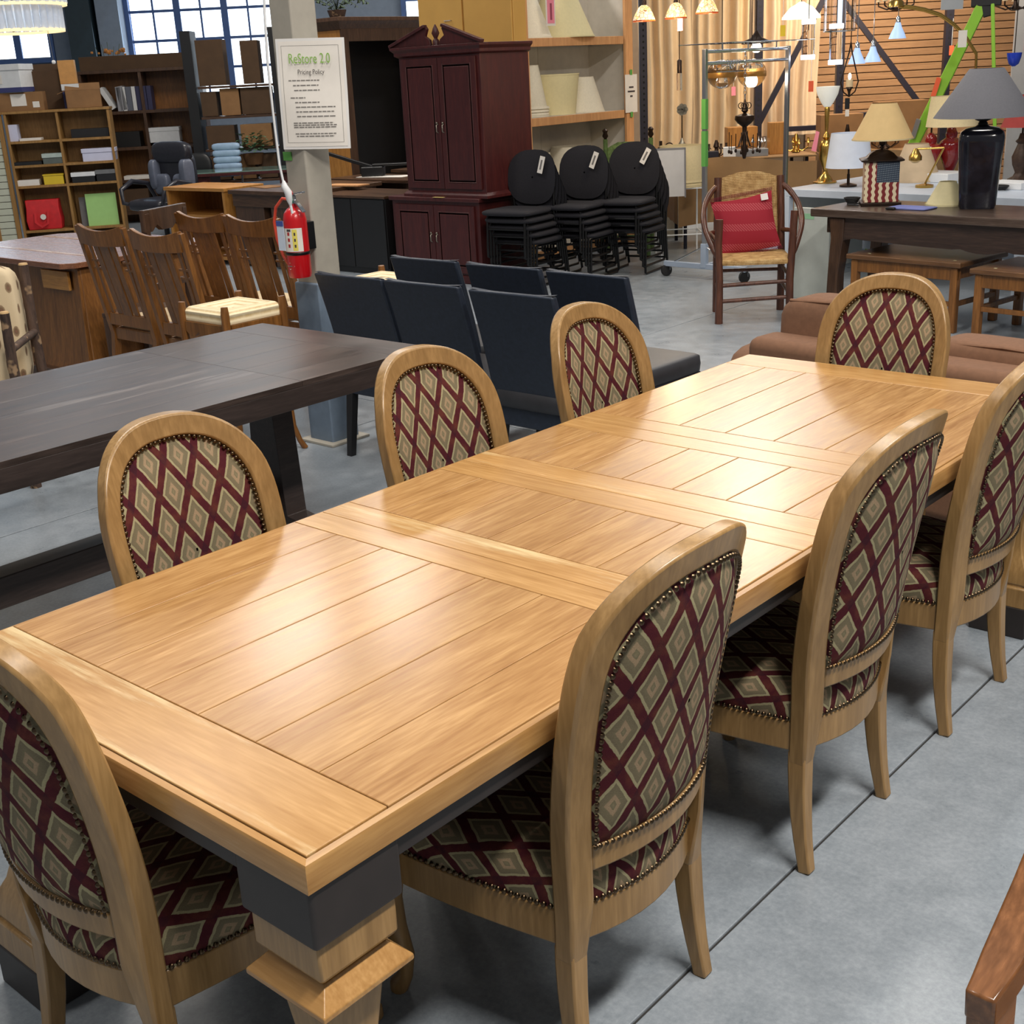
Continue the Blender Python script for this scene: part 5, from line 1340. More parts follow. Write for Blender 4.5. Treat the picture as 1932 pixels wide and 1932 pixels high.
# flag painted square lamp
def flag_mat():
    t = NT('folk_flag_paint'); sp = t.n('SeparateXYZ', Vector=t.n('TexCoord').outputs['Object']).outputs
    u = t.math('ADD', sp[0], t.math('MULTIPLY', sp[1], .55))
    wave = t.math('MULTIPLY', t.math('SINE', t.math('MULTIPLY', sp[2], 150)), .0035)
    s = t.math('FRACT', t.math('ADD', t.math('DIVIDE', t.math('ADD', u, wave), .047), 20.1))
    stripes = t.mix(t.math('GREATER_THAN', s, .52), lin((128, 36, 38)), lin((232, 216, 180)))
    dots = t.math('MULTIPLY', t.math('SINE', t.math('MULTIPLY', t.math('ADD', sp[0], sp[2]), 260)), t.math('SINE', t.math('MULTIPLY', t.math('SUBTRACT', sp[0], t.math('MULTIPLY', sp[2], .6)), 300)))
    canton = t.mix(t.math('GREATER_THAN', dots, .45), lin((44, 58, 76)), lin((130, 142, 150)))
    inb = t.math('MULTIPLY', t.math('MULTIPLY', t.math('GREATER_THAN', sp[2], .155), t.math('GREATER_THAN', sp[0], -.035)), t.math('LESS_THAN', sp[1], .055))
    return t.done(t.mix(inb, stripes, canton), .5)
def flag_lamp():
    p = ct(.27, .36, .751)
    t = thing('table_lamp', 'square table lamp painted with flag stripes and beige cone shade', 'lamp', p, 30)
    MB().box(-.135, .135, -.12, .12, 0, .022).obj('base', M['bronze'], t, bevel=.004)
    MB().box(-.115, .115, -.10, .10, .022, .29).obj('body', flag_mat(), t, bevel=.004)
    MB().loft([[(-a, -a*.9, z), (a, -a*.9, z), (a, a*.9, z), (-a, a*.9, z)] for a, z in ((.118, .29), (.142, .298), (.142, .306), (.10, .318), (.075, .345), (.04, .365), (.01, .372))]).obj('lid', M['bronze'], t, smooth=50)
    MB().lathe([(.008, .365), (.008, .39), (.022, .40), (.022, .44), (.012, .47)], 14).obj('socket', M['bronze'], t, smooth=50)
    n = 40
    MB().lathe([(.205, .435), (.085, .67), (.082, .67), (.202, .435)], n, caps=False).obj('lamp_shade', plain('beige_linen_shade', (206, 176, 124), .85, var=.03), t, smooth=60)
    MB().lathe([(.206, .433), (.206, .442)], n, caps=False).obj('shade_trim', M['shade'], t)
    MB().tube([(-.13, .0, .01), (-.22, -.04, .008), (-.2, -.10, .012), (-.15, -.12, .008)], .005, 6).obj('power_cord', M['rubber'], t)
flag_lamp()
def black_lamp():
    p = ct(.965, .42, .751)
    t = thing('table_lamp', 'tall iridescent black ceramic table lamp with dark grey shade', 'lamp', p, 20)
    t2 = NT('iridescent_black_glaze'); nz = t2.noise(t2.coord('Object'), 8, 3)[0]
    t2.done(t2.ramp(nz, [(.35, (16, 17, 24)), (.6, (34, 34, 44)), (.75, (26, 40, 50))]), .16, 0, .3)
    def sqr(a, z, e=.42, n=40):
        f = lambda c: math.copysign(abs(c)**e, c)
        return [(a*f(cos(2*pi*k/n)), a*.9*f(sin(2*pi*k/n)), z) for k in range(n)]
    MB().loft([sqr(a*.93, z) for a, z in ((.118, 0), (.126, .02), (.132, .12), (.142, .28), (.152, .42), (.152, .455), (.142, .485), (.11, .505), (.05, .515), (.035, .525))]).obj('body', t2.mat, t, smooth=60)
    MB().lathe([(.03, .52), (.03, .535), (.022, .545), (.05, .556), (.05, .562), (.018, .57), (.018, .62)], 18).obj('neck', M['black'], t, smooth=40)
    MB().lathe([(.31, .575), (.105, .87), (.10, .87), (.305, .575)], 44, caps=False).obj('lamp_shade', plain('charcoal_shade', (98, 98, 104), .85, var=.04, scale=90), t, smooth=60)
black_lamp()
e = thing('blue_cloth', 'small blue cloth lying between the two lamps on the console', 'cloth', ct(.62, .22, .7505), CR)
MB().cushion(-.16, .14, -.10, .08, 0, .012, e=.3).obj('cloth', plain('periwinkle_cloth', (110, 118, 176), .8), e, smooth=60)
e = thing('eyeglass_case', 'small black oval case lying on the console table', 'case', ct(.52, .10, .7505), CR)
MB().cushion(-.035, .035, -.016, .016, .0, .018, e=.6).obj('case', M['black'], e, smooth=60)
pb = thing('floor_panel', 'pale grey panel standing left of the console table', 'panel', (-3.42, 7.78, 0), -7)
MB().box(-.16, .16, -.02, .02, 0, .68).obj('board', plain('pale_grey_green_panel', (190, 196, 190), .6, var=.03), pb, bevel=.003)
MB().box(-.14, .02, -.022, -.0201, .60, .64).obj('sticker', plain('mint_sticker', (150, 200, 160), .6, var=0), pb)

# ---------------------------------------------------------------- brown sofa beyond the oak table
def sofa():
    t = thing('sofa', 'brown upholstered sofa with its back to the oak table', 'sofa', (-1.50, 3.62, 0), -7)
    f = plain('brown_chenille', (118, 84, 62), .9, var=.06, scale=50, bump=.1)
    MB().box(0, 2.1, 0, .20, .06, .665).obj('back', f, t, bevel=.045, seg=4)
    MB().box(.05, 2.05, .15, .95, .06, .30).obj('base', f, t, bevel=.02)
    MB().cushion(-.16, .06, .05, 1.0, .06, .60, e=.35).obj('arm', f, t, smooth=60)
    MB().cushion(2.02, 2.24, .05, 1.0, .06, .60, e=.35).obj('arm', f, t, smooth=60)
    for k in range(3): MB().cushion(.05 + k*.67, .70 + k*.67, .20, .95, .30, .46, e=.3).obj('seat_cushion', f, t, smooth=60)
    for x in (.05, 2.0):
        for y in (.06, .9): MB().box(x - .03, x + .03, y - .03, y + .03, 0, .07).obj('foot', M['walnut'], t, bevel=.004)
    for k, (h, w) in enumerate(((.815, .62), (.72, .64), (.80, .66))): 
        c = MB().cushion(.03 + k*.68, .03 + k*.68 + w, .17, .40, .42, h, e=.38, n=12).obj('back_cushion', f, t, smooth=60)
        MB().tube([(.03 + k*.68 + .05, .20, h - .02), (.03 + k*.68 + w/2, .19, h - .008), (.03 + k*.68 + w - .05, .20, h - .02)], .008, 6).obj('welt', f, c, smooth=60)
sofa()

# ---------------------------------------------------------------- white table with lamps behind the console
WT = Matrix.Translation((-4.16, 8.64, 0)) @ Matrix.Rotation(R(-7), 4, 'Z')
def wt(x, y, z): return tuple(WT @ Vector((x, y, z)))
def white_table():
    t = thing('white_table', 'white laminate table crowded with lamps behind the dark console', 'table', WT.translation, -7)
    w = plain('cool_white_laminate', (190, 200, 214), .4, var=.02)
    box('tabletop', w, t, 0, 2.1, 0, 1.15, .66, .72, .004)
    for x in (.0, 2.04):
        for y in (.0, 1.09): box('leg', w, t, x, x + .06, y, y + .06, 0, .66, .003)
    box('end_panel', plain('pale_panel', (204, 206, 200), .6, var=.02), t, .065, .09, .06, 1.06, .0, .66, .002)
    box('back_panel', w, t, .06, 1.94, 1.08, 1.10, .1, .66, .002)
white_table()
def lamp(label, loc, prof, m, neck, shade_, sm, n=24, rz=0, extra=None):
    t = thing('table_lamp', label, 'lamp', loc, rz)
    MB().lathe(prof, n).obj('base', m, t, smooth=50)
    z = prof[-1][1]
    if neck: MB().tube([(0, 0, z), (0, 0, z + neck)], .008, 8).obj('stem', M['brass'] if m is M['brass'] else M['bronze'], t, smooth=60)
    if shade_:
        r0, r1, z0, h = shade_
        MB().lathe([(r0, z0), (r1, z0 + h), (r1 - .004, z0 + h), (r0 - .004, z0)], 32, caps=False).obj('lamp_shade', sm, t, smooth=60)
        MB().tube([(0, 0, z), (0, 0, z0 + h*.85)], .006, 6).obj('harp', M['brass'], t, smooth=60)
    return t
frost = plain('frosted_glass_bowl', (228, 230, 224), .4, var=.02, emit=((255, 250, 235), .25))
bl = lamp('brass column lamp with frosted glass bowl at the left of white table', zp(1556, 345, .7205), [(.10, 0), (.10, .012), (.07, .02), (.05, .05), (.03, .07), (.018, .10), (.02, .12), (.055, .20), (.06, .30), (.045, .345), (.02, .36), (.034, .375), (.022, .40), (.012, .42), (.014, .44), (.022, .60), (.016, .62)], M['brass'], 0, None, None)
MB().lathe([(.028, .62), (.055, .66), (.085, .72), (.098, .78), (.095, .78), (.05, .66), (.02, .63)], 28, caps=False).obj('glass_bowl', frost, bl, smooth=60)
MB().prism([(-.10, .27), (-.055, .26), (-.03, .42), (-.06, .43)], 'y', -.068, -.064).obj('price_tag', M['pink'], bl)
lamp('table lamp with cool white drum shade behind the flag lamp', zp(1600, 352, .7205), [(.07, 0), (.07, .015), (.012, .03), (.012, .10)], M['bronze'], .1, (.185, .15, .155, .27), plain('cool_white_shade', (214, 222, 238), .8, var=.02))
lamp('red glass urn lamp on the white table, nearer one', zp(1752, 338, .7205), [(.06, 0), (.065, .02), (.03, .04), (.045, .08), (.085, .18), (.10, .255), (.085, .275), (.045, .29), (.05, .33), (.035, .36), (.015, .375)], plain('ruby_glass', (130, 20, 22), .12, coat=.5, var=.1), .08, None, None)
lamp('red glass urn lamp on the white table, farther one', zp(1790, 336, .7205), [(.06, 0), (.065, .02), (.03, .04), (.045, .08), (.085, .19), (.10, .275), (.085, .30), (.045, .33), (.05, .36), (.035, .40), (.015, .42)], plain('ruby_glass_dark', (120, 18, 22), .12, coat=.5, var=.1), .06, (.21, .18, .42, .24), M['shade'])
lamp('dark carved lamp with red shade at the right edge', zp(1922, 342, .7205), [(.09, 0), (.09, .02), (.05, .04), (.035, .07), (.06, .13), (.068, .19), (.045, .25), (.03, .29), (.05, .31), (.03, .33), (.018, .37)], plain('carved_brown', (66, 48, 38), .5, .3, var=.2, bump=.3, scale=40), .05, (.17, .07, .42, .24), plain('brick_red_shade', (150, 52, 48), .8))
shade('beige pagoda lampshade standing behind the console', zp(1726, 341, .7205), .21, .095, .30, plain('taupe_shade', (204, 180, 148), .8, var=.03))
shade('small cream lampshade standing just behind the console', wt(1.16, -.02 + .12, .721), .145, .06, .17, M['shadecream']) if False else None
sm = shade('small cream lampshade standing on the console table back edge', ct(.70, .50, .7505), .14, .055, .155, M['shadecream'])
def swing_lamp():
    t = thing('desk_lamp', 'brass swing arm desk lamp on the white table', 'lamp', wt(1.02, .46, .7205), 20)
    MB().lathe([(.07, 0), (.07, .02), (.02, .03)], 18).obj('base', M['brass'], t, smooth=40)
    MB().tube([(0, 0, .02), (.13, 0, .30)], .008, 8).obj('lower_arm', M['brass'], t); MB().tube([(.13, 0, .30), (-.07, 0, .295)], .008, 8).obj('upper_arm', M['brass'], t)
    MB().lathe([(.015, 0), (.03, -.03), (.05, -.06), (.05, -.09), (.02, -.11)], 18, M=T(-.08, 0, .30)).obj('head', M['brass'], t, smooth=50)
swing_lamp()
# bits on the white table: coils, boxes
for (x, y, w, d, h, m, lb) in ((1.66, .62, .30, .22, .05, 'white', 'flat white box lying beside the red urn lamps'), (2.1, .5, .22, .2, .16, 'white', 'white carton behind the tall black lamp'), (2.65, .35, .5, .3, .22, 'shadewhite', 'cream fabric box at the right end of white table'), (.86, .98, .34, .3, .07, 'white', 'white tray behind the swing arm lamp')):
    loose(lb, wt(x, y, .7205), w, d, h, M[m], -12)
c = thing('cable_coil', 'black cable coil lying beside the red urn lamp', 'cable', wt(1.64, .44, .7205), 0)
for k in range(4): MB().tube([((.06 + .008*k)*cos(a), (.05 + .006*k)*sin(a), .008 + .008*k) for a in [2*pi*i/16 for i in range(16)]], .006, 6, loop=True).obj('cable_loop', M['rubber'], c, smooth=60)
c = thing('cable_coil', 'black cable coil lying left of the flag lamp', 'cable', ct(.10, .28, .7505), 0)
for k in range(4): MB().tube([((.03 + .008*k)*cos(a), (.028 + .006*k)*sin(a), .008 + .012*k) for a in [2*pi*i/14 for i in range(14)]], .006, 6, loop=True).obj('cable_loop', M['rubber'], c, smooth=60)
# green step ladder
def ladder():
    t = thing('step_ladder', 'lime green fibreglass step ladder standing behind the lamps', 'ladder', tuple(dp(1861, 8, 11.3)[:2]) + (0,), 21)
    g = plain('lime_fibreglass', (140, 196, 54), .45, var=.03); b = M['black']
    ap = dp(1861, 8, 11.3).z
    for s in (-1, 1):
        MB().tube([(-.95, s*.26, 0), (-.03, s*.15, ap)], 0, sq=[(.03, .085)]*2).obj('front_rail', g, t, bevel=.004)
        MB().tube([(.24, s*.24, 0), (.05, s*.14, ap)], 0, sq=[(.03, .06)]*2).obj('rear_rail', g, t, bevel=.004)
        MB().tube([(-.03, s*.15, ap - .04), (.06, s*.14, ap - .02)], 0, sq=[(.035, .13)]*2).obj('hinge_plate', b, t, bevel=.004)
    MB().box(-.12, .12, -.17, .17, ap - .02, ap + .05).obj('top_cap', b, t, bevel=.01)
    for k in range(1, 7):
        u = k/7; MB().box(-.045, .045, -.26 + .11*u, .26 - .11*u, -.015, .015, M=T(-.95 + .92*u, 0, ap*u)).obj('step', M['steel'], t, bevel=.003)
    for k in (2, 4): u = k/7; MB().tube([(.24 - .19*u, -.24 + .1*u, ap*u), (.24 - .19*u, .24 - .1*u, ap*u)], .012, 6).obj('rear_brace', g, t)
    for u in (.52, .68): MB().tube([(-.95 + .92*u - .05, -.26 + .11*u - .005, ap*u - .05), (-.95 + .92*u - .01, -.26 + .11*u - .008, ap*u + .10)], 0, sq=[(.04, .09)]*2).obj('warning_label', M['orange'] if u > .6 else M['ink'], t)
ladder()

# ---------------------------------------------------------------- pallet racking, curtains, slatwall
RK = Matrix.Translation((-6.655, 10.13, 0)) @ Matrix.Rotation(R(42.5), 4, 'Z')
def rk(x, y, z): return tuple(RK @ Vector((x, y, z)))
M['rackblue'] = plain('dark_rack_steel', (34, 32, 46), .45, .2, var=.03)
def racking():
    t = thing('pallet_rack', 'dark steel pallet racking framing the lamp department', 'rack', RK.translation, 42.5)
    for x in (0.03, 1.20, 2.03, 3.12):
        u = MB().box(x - .038, x + .038, -.035, .035, 0, 3.4).obj('upright', M['rackblue'], t, bevel=.004)
        H = MB()
        for k in range(60): H.box(x - .009, x + .009, -.0362, -.0348, .08 + k*.055, .10 + k*.055)
        tag(H.obj('punched_holes', plain('hole_dark', (8, 8, 10), .9, var=0) if x < .1 else M['black'], u), None, None, kind='stuff')
    MB().tube([(1.20, .02, 1.08), (2.0, .02, 2.55)], 0, sq=[(.03, .055)]*2).obj('diagonal_brace', M['rackblue'], t)
    MB().tube([(2.05, .30, 2.35), (2.98, .30, 1.20)], 0, sq=[(.03, .055)]*2).obj('diagonal_brace', M['rackblue'], t)
    box('beam', M['rackblue'], t, 1.16, 3.03, -.03, .03, .985, 1.05, .003) if False else box('beam', M['rackblue'], t, 1.5, 1.97, .0, .06, 1.02, 1.07, .003)
    box('beam', M['rackblue'], t, 2.0, 3.03, .28, .34, 1.10, 1.16, .003)
racking()
def curtain(name, label, x0, x1, z0, z1, y, folds, seed, m):
    rd = random.Random(seed); ph = [rd.uniform(0, 6.28) for _ in range(4)]
    t = thing(name, label, 'curtain', RK.translation, 42.5)
    def f(u, v):
        x = x0 + (x1 - x0)*u; a = .055*(.65 + .35*sin(3*u + ph[0]))
        return (x + .012*sin(9*v + ph[1]), y + a*sin(folds*2*pi*u + 1.4*sin(5*u + ph[2]) + .35*(1-v)) + .018*sin(folds*4.1*u + ph[3]), z0 + (z1 - z0)*v)
    MB().grid(f, int(folds*12), 6).obj('fabric', m, t, smooth=70, fix=False)
    MB().tube([(x0, y, z1 + .0), (x1, y, z1 + .0)], .015, 8).obj('rod', M['rackblue'], t, smooth=60)
def cloth(name, c):
    t = NT(name); nz = t.noise(t.coord('Object'), 9, 3)[0]; n2 = t.noise(t.coord('Object'), 3, 3)[0]
    c2 = tuple(int(x*.95) for x in c)
    return t.done(t.ramp(t.math('ADD', t.math('MULTIPLY', nz, .5), t.math('MULTIPLY', n2, .5)), [(.35, c2), (.65, c)]), .75)
cu = cloth('champagne_curtain', (214, 190, 156))
curtain('curtain', 'champagne curtain panel hanging left of the first rack upright', .06, .62, .78, 3.2, .62, 4, 1, cu)
curtain('curtain', 'champagne curtain panel hanging between the pendant and upright', .64, 1.24, .80, 3.2, .66, 5, 2, cu)
curtain('curtain', 'taupe curtain panel hanging behind the diagonal brace', 1.26, 1.98, .95, 3.2, .64, 6, 3, cloth('taupe_curtain', (212, 188, 160)))
def slatwall():
    w = MB().box(2.02, 6.4, 1.30, 1.36, 0, 3.4, RK).obj('wall_right', M['gap']); struct(w)
    sm = wood('tan_slatwall', (140, 104, 72), (164, 126, 90), 'x', rough=.55, bump=.03)
    for k in range(42): 
        o = MB().box(2.02, 6.4, -.012, .012, .0, .070).obj('slat', sm, w, bevel=.004); o.matrix_world = RK @ T(0, 1.288, .06 + k*.078)
slatwall()
struct(MB().box(-.4, 8.0, 2.6, 2.7, 0, 3.6, RK).obj('wall_lamps', plain('warm_beige_wall', (176, 150, 122), .8, var=.03)))
# display tables under brown paper
def paper_table(label, A, B, h, d):
    A, B = Vector(A), Vector(B); ux = (B - A).normalized(); nx = Vector((-ux.y, ux.x, 0))
    t = thing('display_table', label, 'table', (A.x, A.y, 0)); L = (B - A).length
    mm = Matrix(((ux.x, nx.x, 0, 0), (ux.y, nx.y, 0, 0), (0, 0, 1, 0), (0, 0, 0, 1)))
    MB().box(0, L, 0, d, h - .02, h, mm).obj('tabletop', M['kraft'], t, bevel=.008)
    sk = lambda u: .012*sin(u*17) + .008*sin(u*41)
    MB().grid(lambda u, v: tuple(mm @ Vector((L*u, -.006 + sk(u)*(1-v), .22 + .04*sin(u*5) + (h - .02 - .22)*v))), 40, 5).obj('paper_skirt', M['kraft'], t, smooth=60, fix=False)
    MB().grid(lambda u, v: tuple(mm @ Vector((-.006 + sk(u)*(1-v)*.5, d*u, .24 + (h - .02 - .24)*v))), 12, 5).obj('paper_skirt', M['kraft'], t, smooth=60, fix=False)
    for x in (.08, L - .08):
        for y in (.08, d - .08): MB().tube([mm @ Vector((x, y, 0)), mm @ Vector((x, y, h - .02))], .018, 8).obj('leg', M['rackblue'], t)
    return Matrix.Translation((A.x, A.y, 0)) @ mm
PT = paper_table('display table draped in brown paper holding lamp parts', (-5.86, 9.62, 0), (-4.86, 10.52, 0), .85, .8)
PT2 = paper_table('second brown paper display table behind the brass lamp', (-4.78, 10.50, 0), (-3.5, 11.35, 0), .85, .7)
def pp(x, y, z=.8505): return tuple(PT @ Vector((x, y, z)))
def p2(x, y, z=.8505): return tuple(PT2 @ Vector((x, y, z)))
# things on the display tables
def fan_lamp():
    t = thing('wall_lamp', 'tall metal lamp with a flower shaped reflector before the curtain', 'lamp', pp(.10, .42), 42)
    MB().lathe([(.055, 0), (.06, .01), (.05, .04), (.04, .09), (.045, .12), (.02, .16), (.008, .19)], 16).obj('base', M['oldnickel'], t, smooth=50)
    MB().tube([(0, 0, .18), (0, 0, .46)], .006, 6).obj('stem', M['bronze'], t)
    for k in range(7): MB().lathe([(.002, 0), (.022, .004), (.026, .012)], 10, M=T(0, -.01, .46) @ Matrix.Rotation(2*pi*k/7, 4, 'Y') @ T(.032, 0, 0) @ Matrix.Rotation(pi/2, 4, 'X')).obj('petal', M['oldnickel'], t, smooth=60)
    MB().ball((0, -.02, .45), .02, 8, 6).obj('bulb', M['glass'], t, smooth=60)
fan_lamp()
def wheel_lamp():
    t = thing('wheel_ornament', 'small dark wheeled ornament on a little wooden stand before the curtain', 'ornament', rk(.27, .18, .955), 42)
    MB().box(-.11, .12, -.06, .06, -.105, -.09).obj('stand', M['walnut'], t, bevel=.004)
    for x in (-.09, .10): MB().box(x - .008, x + .008, -.05, .05, -.2 + .095, -.09).obj('stand_leg', M['walnut'], t) if False else MB().tube([(x, 0, -.105), (x*1.02, 0, -.2)], .008, 6).obj('stand_leg', M['walnut'], t)
    MB().tube([(.045 + .045*cos(a), 0, -.04 + .045*sin(a)) for a in [2*pi*i/18 for i in range(18)]], .006, 6, loop=True).obj('wheel_rim', M['bronze'], t, smooth=60)
    MB().ball((.045, 0, -.04), .014, 8, 6).obj('hub', M['bronze'], t, smooth=60)
    MB().box(-.075, .03, -.012, .012, -.05, -.035).obj('axle', M['bronze'], t); MB().box(-.06, -.03, -.02, .02, -.085, .03).obj('block', M['bronze'], t, bevel=.003)
wheel_lamp()
loose('pale cloth covered box beneath the wheeled ornament', rk(.27, .20, .0), .34, .26, .75, M['shadewhite'], 42)
def cand(label, loc, arms, r, h, m, bulbs=None):
    t = thing('chandelier_part', label, 'chandelier', loc, 42)
    MB().lathe([(.03, 0), (.05, .01), (.02, .05), (.015, h*.5), (.03, h*.6), (.012, h)], 14).obj('stem', m, t, smooth=50)
    for k in range(arms):
        a = 2*pi*k/arms
        MB().tube([(0, 0, h*.25), (r*.5*cos(a), r*.5*sin(a), h*.08), (r*cos(a), r*sin(a), h*.28), (r*cos(a), r*sin(a), h*.5)], .007, 6).obj('arm', m, t, smooth=60)
        MB().lathe([(.028, 0), (.012, .015), (.012, .05)], 8, c=(r*cos(a), r*sin(a), h*.5)).obj('cup', bulbs or m, t, smooth=50)
cand('dark metal chandelier lying among glass parts on the display table', pp(.42, .30), 5, .10, .16, M['bronze'])
cand('silver candelabra standing at the back of the display table', pp(.86, .55), 6, .09, .22, M['chrome'])
cand('brass candelabra on the right of the display table', pp(1.22, .35), 4, .12, .18, M['brass'])
cand('bronze candelabra standing on second display table', p2(.25, .3), 5, .11, .25, M['bronze'])
cand('dark chandelier frame lying on second display table', p2(.62, .35), 6, .13, .20, M['bronze'], M['shadewhite'])
box_t = loose('carved pine cabinet standing at the left on display table', pp(.72, .60), .30, .18, .26, M['honey'], 42)
loose('carved pine box with oval cut outs in middle of display table', pp(1.02, .30), .17, .14, .30, M['honey'], 42)
loose('grey flat metal tray on the display table', pp(.72, .18), .34, .2, .07, plain('galvanised', (150, 152, 156), .4, .5), 42)
loose('long dark framed box at the left front of display table', pp(.22, .10), .36, .12, .07, M['rackblue'], 42)
loose('white plastic packet among the chandelier parts', pp(.52, .12), .12, .1, .10, M['white'], 30)
loose('brown carton on the second display table before slatwall', p2(.20, .55), .42, .2, .34, M['card'], 42)
loose('long brown carton resting on shelf before the slatwall', p2(.78, .55), .50, .2, .44, M['card'], 42)
# hanging ornate chandelier in the rack frame
def ornate():
    c = dp(1405, 225, 11.0)
    t = thing('hanging_chandelier', 'dark ornate chandelier with droplet arms hanging in the rolling rack', 'chandelier', c, 20)
    MB().lathe([(.006, .16), (.02, .10), (.03, .07), (.012, .05), (.08, .03), (.085, .0), (.06, -.03), (.02, -.06), (.016, -.20), (.03, -.24), (.012, -.32)], 18).obj('stem', M['bronze'], t, smooth=50)
    for k in range(8):
        a = 2*pi*k/8; r = .13
        MB().tube([(0, 0, -.05), (r*.4*cos(a), r*.4*sin(a), -.22), (r*cos(a), r*sin(a), -.24), (r*cos(a), r*sin(a), -.10 - .02*(k % 2))], .004, 6).obj('arm', M['bronze'], t, smooth=60)
        MB().ball((r*cos(a), r*sin(a), -.26), .012, 8, 5, (1, 1, 1.6)).obj('drop', M['bronze'], t, smooth=60)
    for k in range(4): MB().tube([(.03*cos(k*1.57) + .025*cos(a), .03*sin(k*1.57), .11 + .025*sin(a)) for a in [2*pi*i/10 for i in range(10)]], .004, 5, loop=True).obj('scroll', M['bronze'], t, smooth=60)
    for k in range(11): MB().tube([(.010*cos(a)*(1 if k % 2 else .2), .010*cos(a)*(.2 if k % 2 else 1), .18 + .034*k + .02*sin(a)) for a in [2*pi*i/10 for i in range(10)]], .003, 5, loop=True).obj('chain_link', M['chrome'], t)
ornate()
# ---------------------------------------------------------------- lit pendants
def emis(name, c, s): 
    t = NT(name); t.b.inputs['Emission Color'].default_value = lin(c); t.b.inputs['Emission Strength'].default_value = s; return t.done(lin(c), .4)
bulb_m = emis('lit_bulb', (255, 244, 220), 9.0)
def tiffany():
    c = dp(1275, -60, 10.5)
    t = thing('stained_glass_chandelier', 'three light chandelier with glowing stained glass shades above the curtains', 'chandelier', c, 42)
    tt = NT('leaded_glass'); v = tt.n('TexVoronoi', Vector=tt.coord('Object'), Scale=34, _feature='DISTANCE_TO_EDGE').outputs['Distance']
    cl = tt.n('TexVoronoi', Vector=tt.coord('Object'), Scale=34).outputs['Color']
    col = tt.mix(tt.ramp(v, [(.02, (0, 0, 0, 1)), (.06, (1, 1, 1, 1))]), lin((130, 80, 40)), tt.mix(.25, lin((255, 214, 140)), cl))
    tt.link(col, tt.b.inputs['Emission Color']); tt.b.inputs['Emission Strength'].default_value = .95; tt.done(col, .3)
    for k, (px, py) in enumerate(((1215, 25), (1275, 20), (1334, 10))):
        q = dp(px, py, 10.5 + (.15 if k == 1 else 0)) - c; q = Matrix.Rotation(R(-42), 3, 'Z') @ q
        s = MB().lathe([(.088, -.055), (.086, -.045), (.07, -.005), (.045, .04), (.018, .06)], 20, c=q, caps=False).obj('glass_shade', tt.mat, t, smooth=60)
        MB().lathe([(.09, -.06), (.088, -.05)], 20, c=q, caps=False).obj('rim', plain('amber_rim_%d' % k, (190, 84, 40), .4, var=0), s)
        MB().lathe([(.02, .058), (.014, .085), (.004, .10)], 12, c=q).obj('cap', M['bronze'], s, smooth=50)
        MB().tube([q + Vector((0, 0, .09)), q*.6 + Vector((0, 0, .02)), q*.25 + Vector((0, 0, -.03)), Vector((0, 0, .05))], .006, 6).obj('arm', M['bronze'], t, smooth=60)
    MB().tube([(0, 0, -.04), (0, 0, 1.2)], .012, 8).obj('stem', M['bronze'], t)
    q = Matrix.Rotation(R(-42), 3, 'Z') @ (dp(1283, 40, 10.45) - c); MB().box(q.x - .02, q.x + .02, q.y - .002, q.y + .002, q.z - .07, q.z + .02).obj('price_tag', M['pink'], t)
    for px, py in ((1275, 20),):
        l = bpy.data.lights.new('pendant_bulb', 'POINT'); l.energy = 22; l.color = (1, .74, .42); l.shadow_soft_size = .06
        o = bpy.data.objects.new('pendant_bulb', l); COL.objects.link(o); o.location = dp(px, py + 40, 10.3)
tiffany()
def pendant(label, px, py, d, kind, drop=1.6):
    c = dp(px, py, d); t = thing('pendant_lamp', label, 'pendant', c, 0)
    MB().tube([(0, 0, .09), (0, 0, .09 + drop)], .004, 6).obj('cord', M['bronze'] if kind != 'bell' else M['chrome'], t)
    if kind == 'bell':
        MB().lathe([(.075, -.09), (.06, -.05), (.035, .0), (.022, .04), (.02, .045)], 20, caps=False).obj('glass_shade', emis('blue_white_shade_%d' % px, (180, 210, 255), .5), t, smooth=60)
        MB().lathe([(.022, .04), (.02, .08), (.006, .095)], 10).obj('cap', M['chrome'], t, smooth=50)
    if kind == 'dome':
        MB().lathe([(.17, -.05), (.165, -.03), (.10, .045), (.05, .07), (.02, .09)], 28, caps=False).obj('glass_shade', emis('white_dome', (255, 246, 228), 1.2), t, smooth=60)
    if kind == 'dish':
        MB().lathe([(.13, -.02), (.12, .0), (.05, .03), (.02, .07), (.005, .09)], 24, caps=False).obj('metal_shade', M['bronze'], t, smooth=60)
        MB().ball((0, 0, -.05), .045, 14, 10).obj('bulb', bulb_m, t, smooth=60)
    if kind == 'globe':
        MB().ball((0, 0, 0), .125, 24, 14, (1, 1, .95)).obj('glass_globe', M['glass'], t, smooth=80)
        MB().lathe([(.1255, -.028), (.1262, -.026), (.1262, .012), (.1255, .014)], 28, caps=False).obj('gold_band', plain('gold_band_%d' % px, (184, 132, 66), .35, .6, var=0), t, smooth=60)
        MB().ball((0, 0, -.05), .04, 12, 8, (1, 1, 1.3)).obj('bulb', bulb_m if px > 1390 else M['glass'], t, smooth=60)
    if kind == 'tube':
        MB().lathe([(.024, -.14), (.024, 0)], 14, caps=False).obj('glass_tube', M['glass'], t, smooth=60)
        MB().lathe([(.02, 0), (.02, .10), (.008, .11)], 12).obj('dark_holder', M['bronze'], t, smooth=50)
    if kind == 'cyl':
        MB().lathe([(.055, -.14), (.055, .14)], 20, caps=False).obj('glass_cylinder', M['glass'], t, smooth=60)
        for z in (-.15, .14): MB().lathe([(.06, z), (.062, z + .01), (.062, z + .035), (.06, z + .04)], 20).obj('lit_ring', emis('lit_ring_%d_%d' % (px, int(z*100)), (255, 252, 255), 2.2), t, smooth=50)
    return t
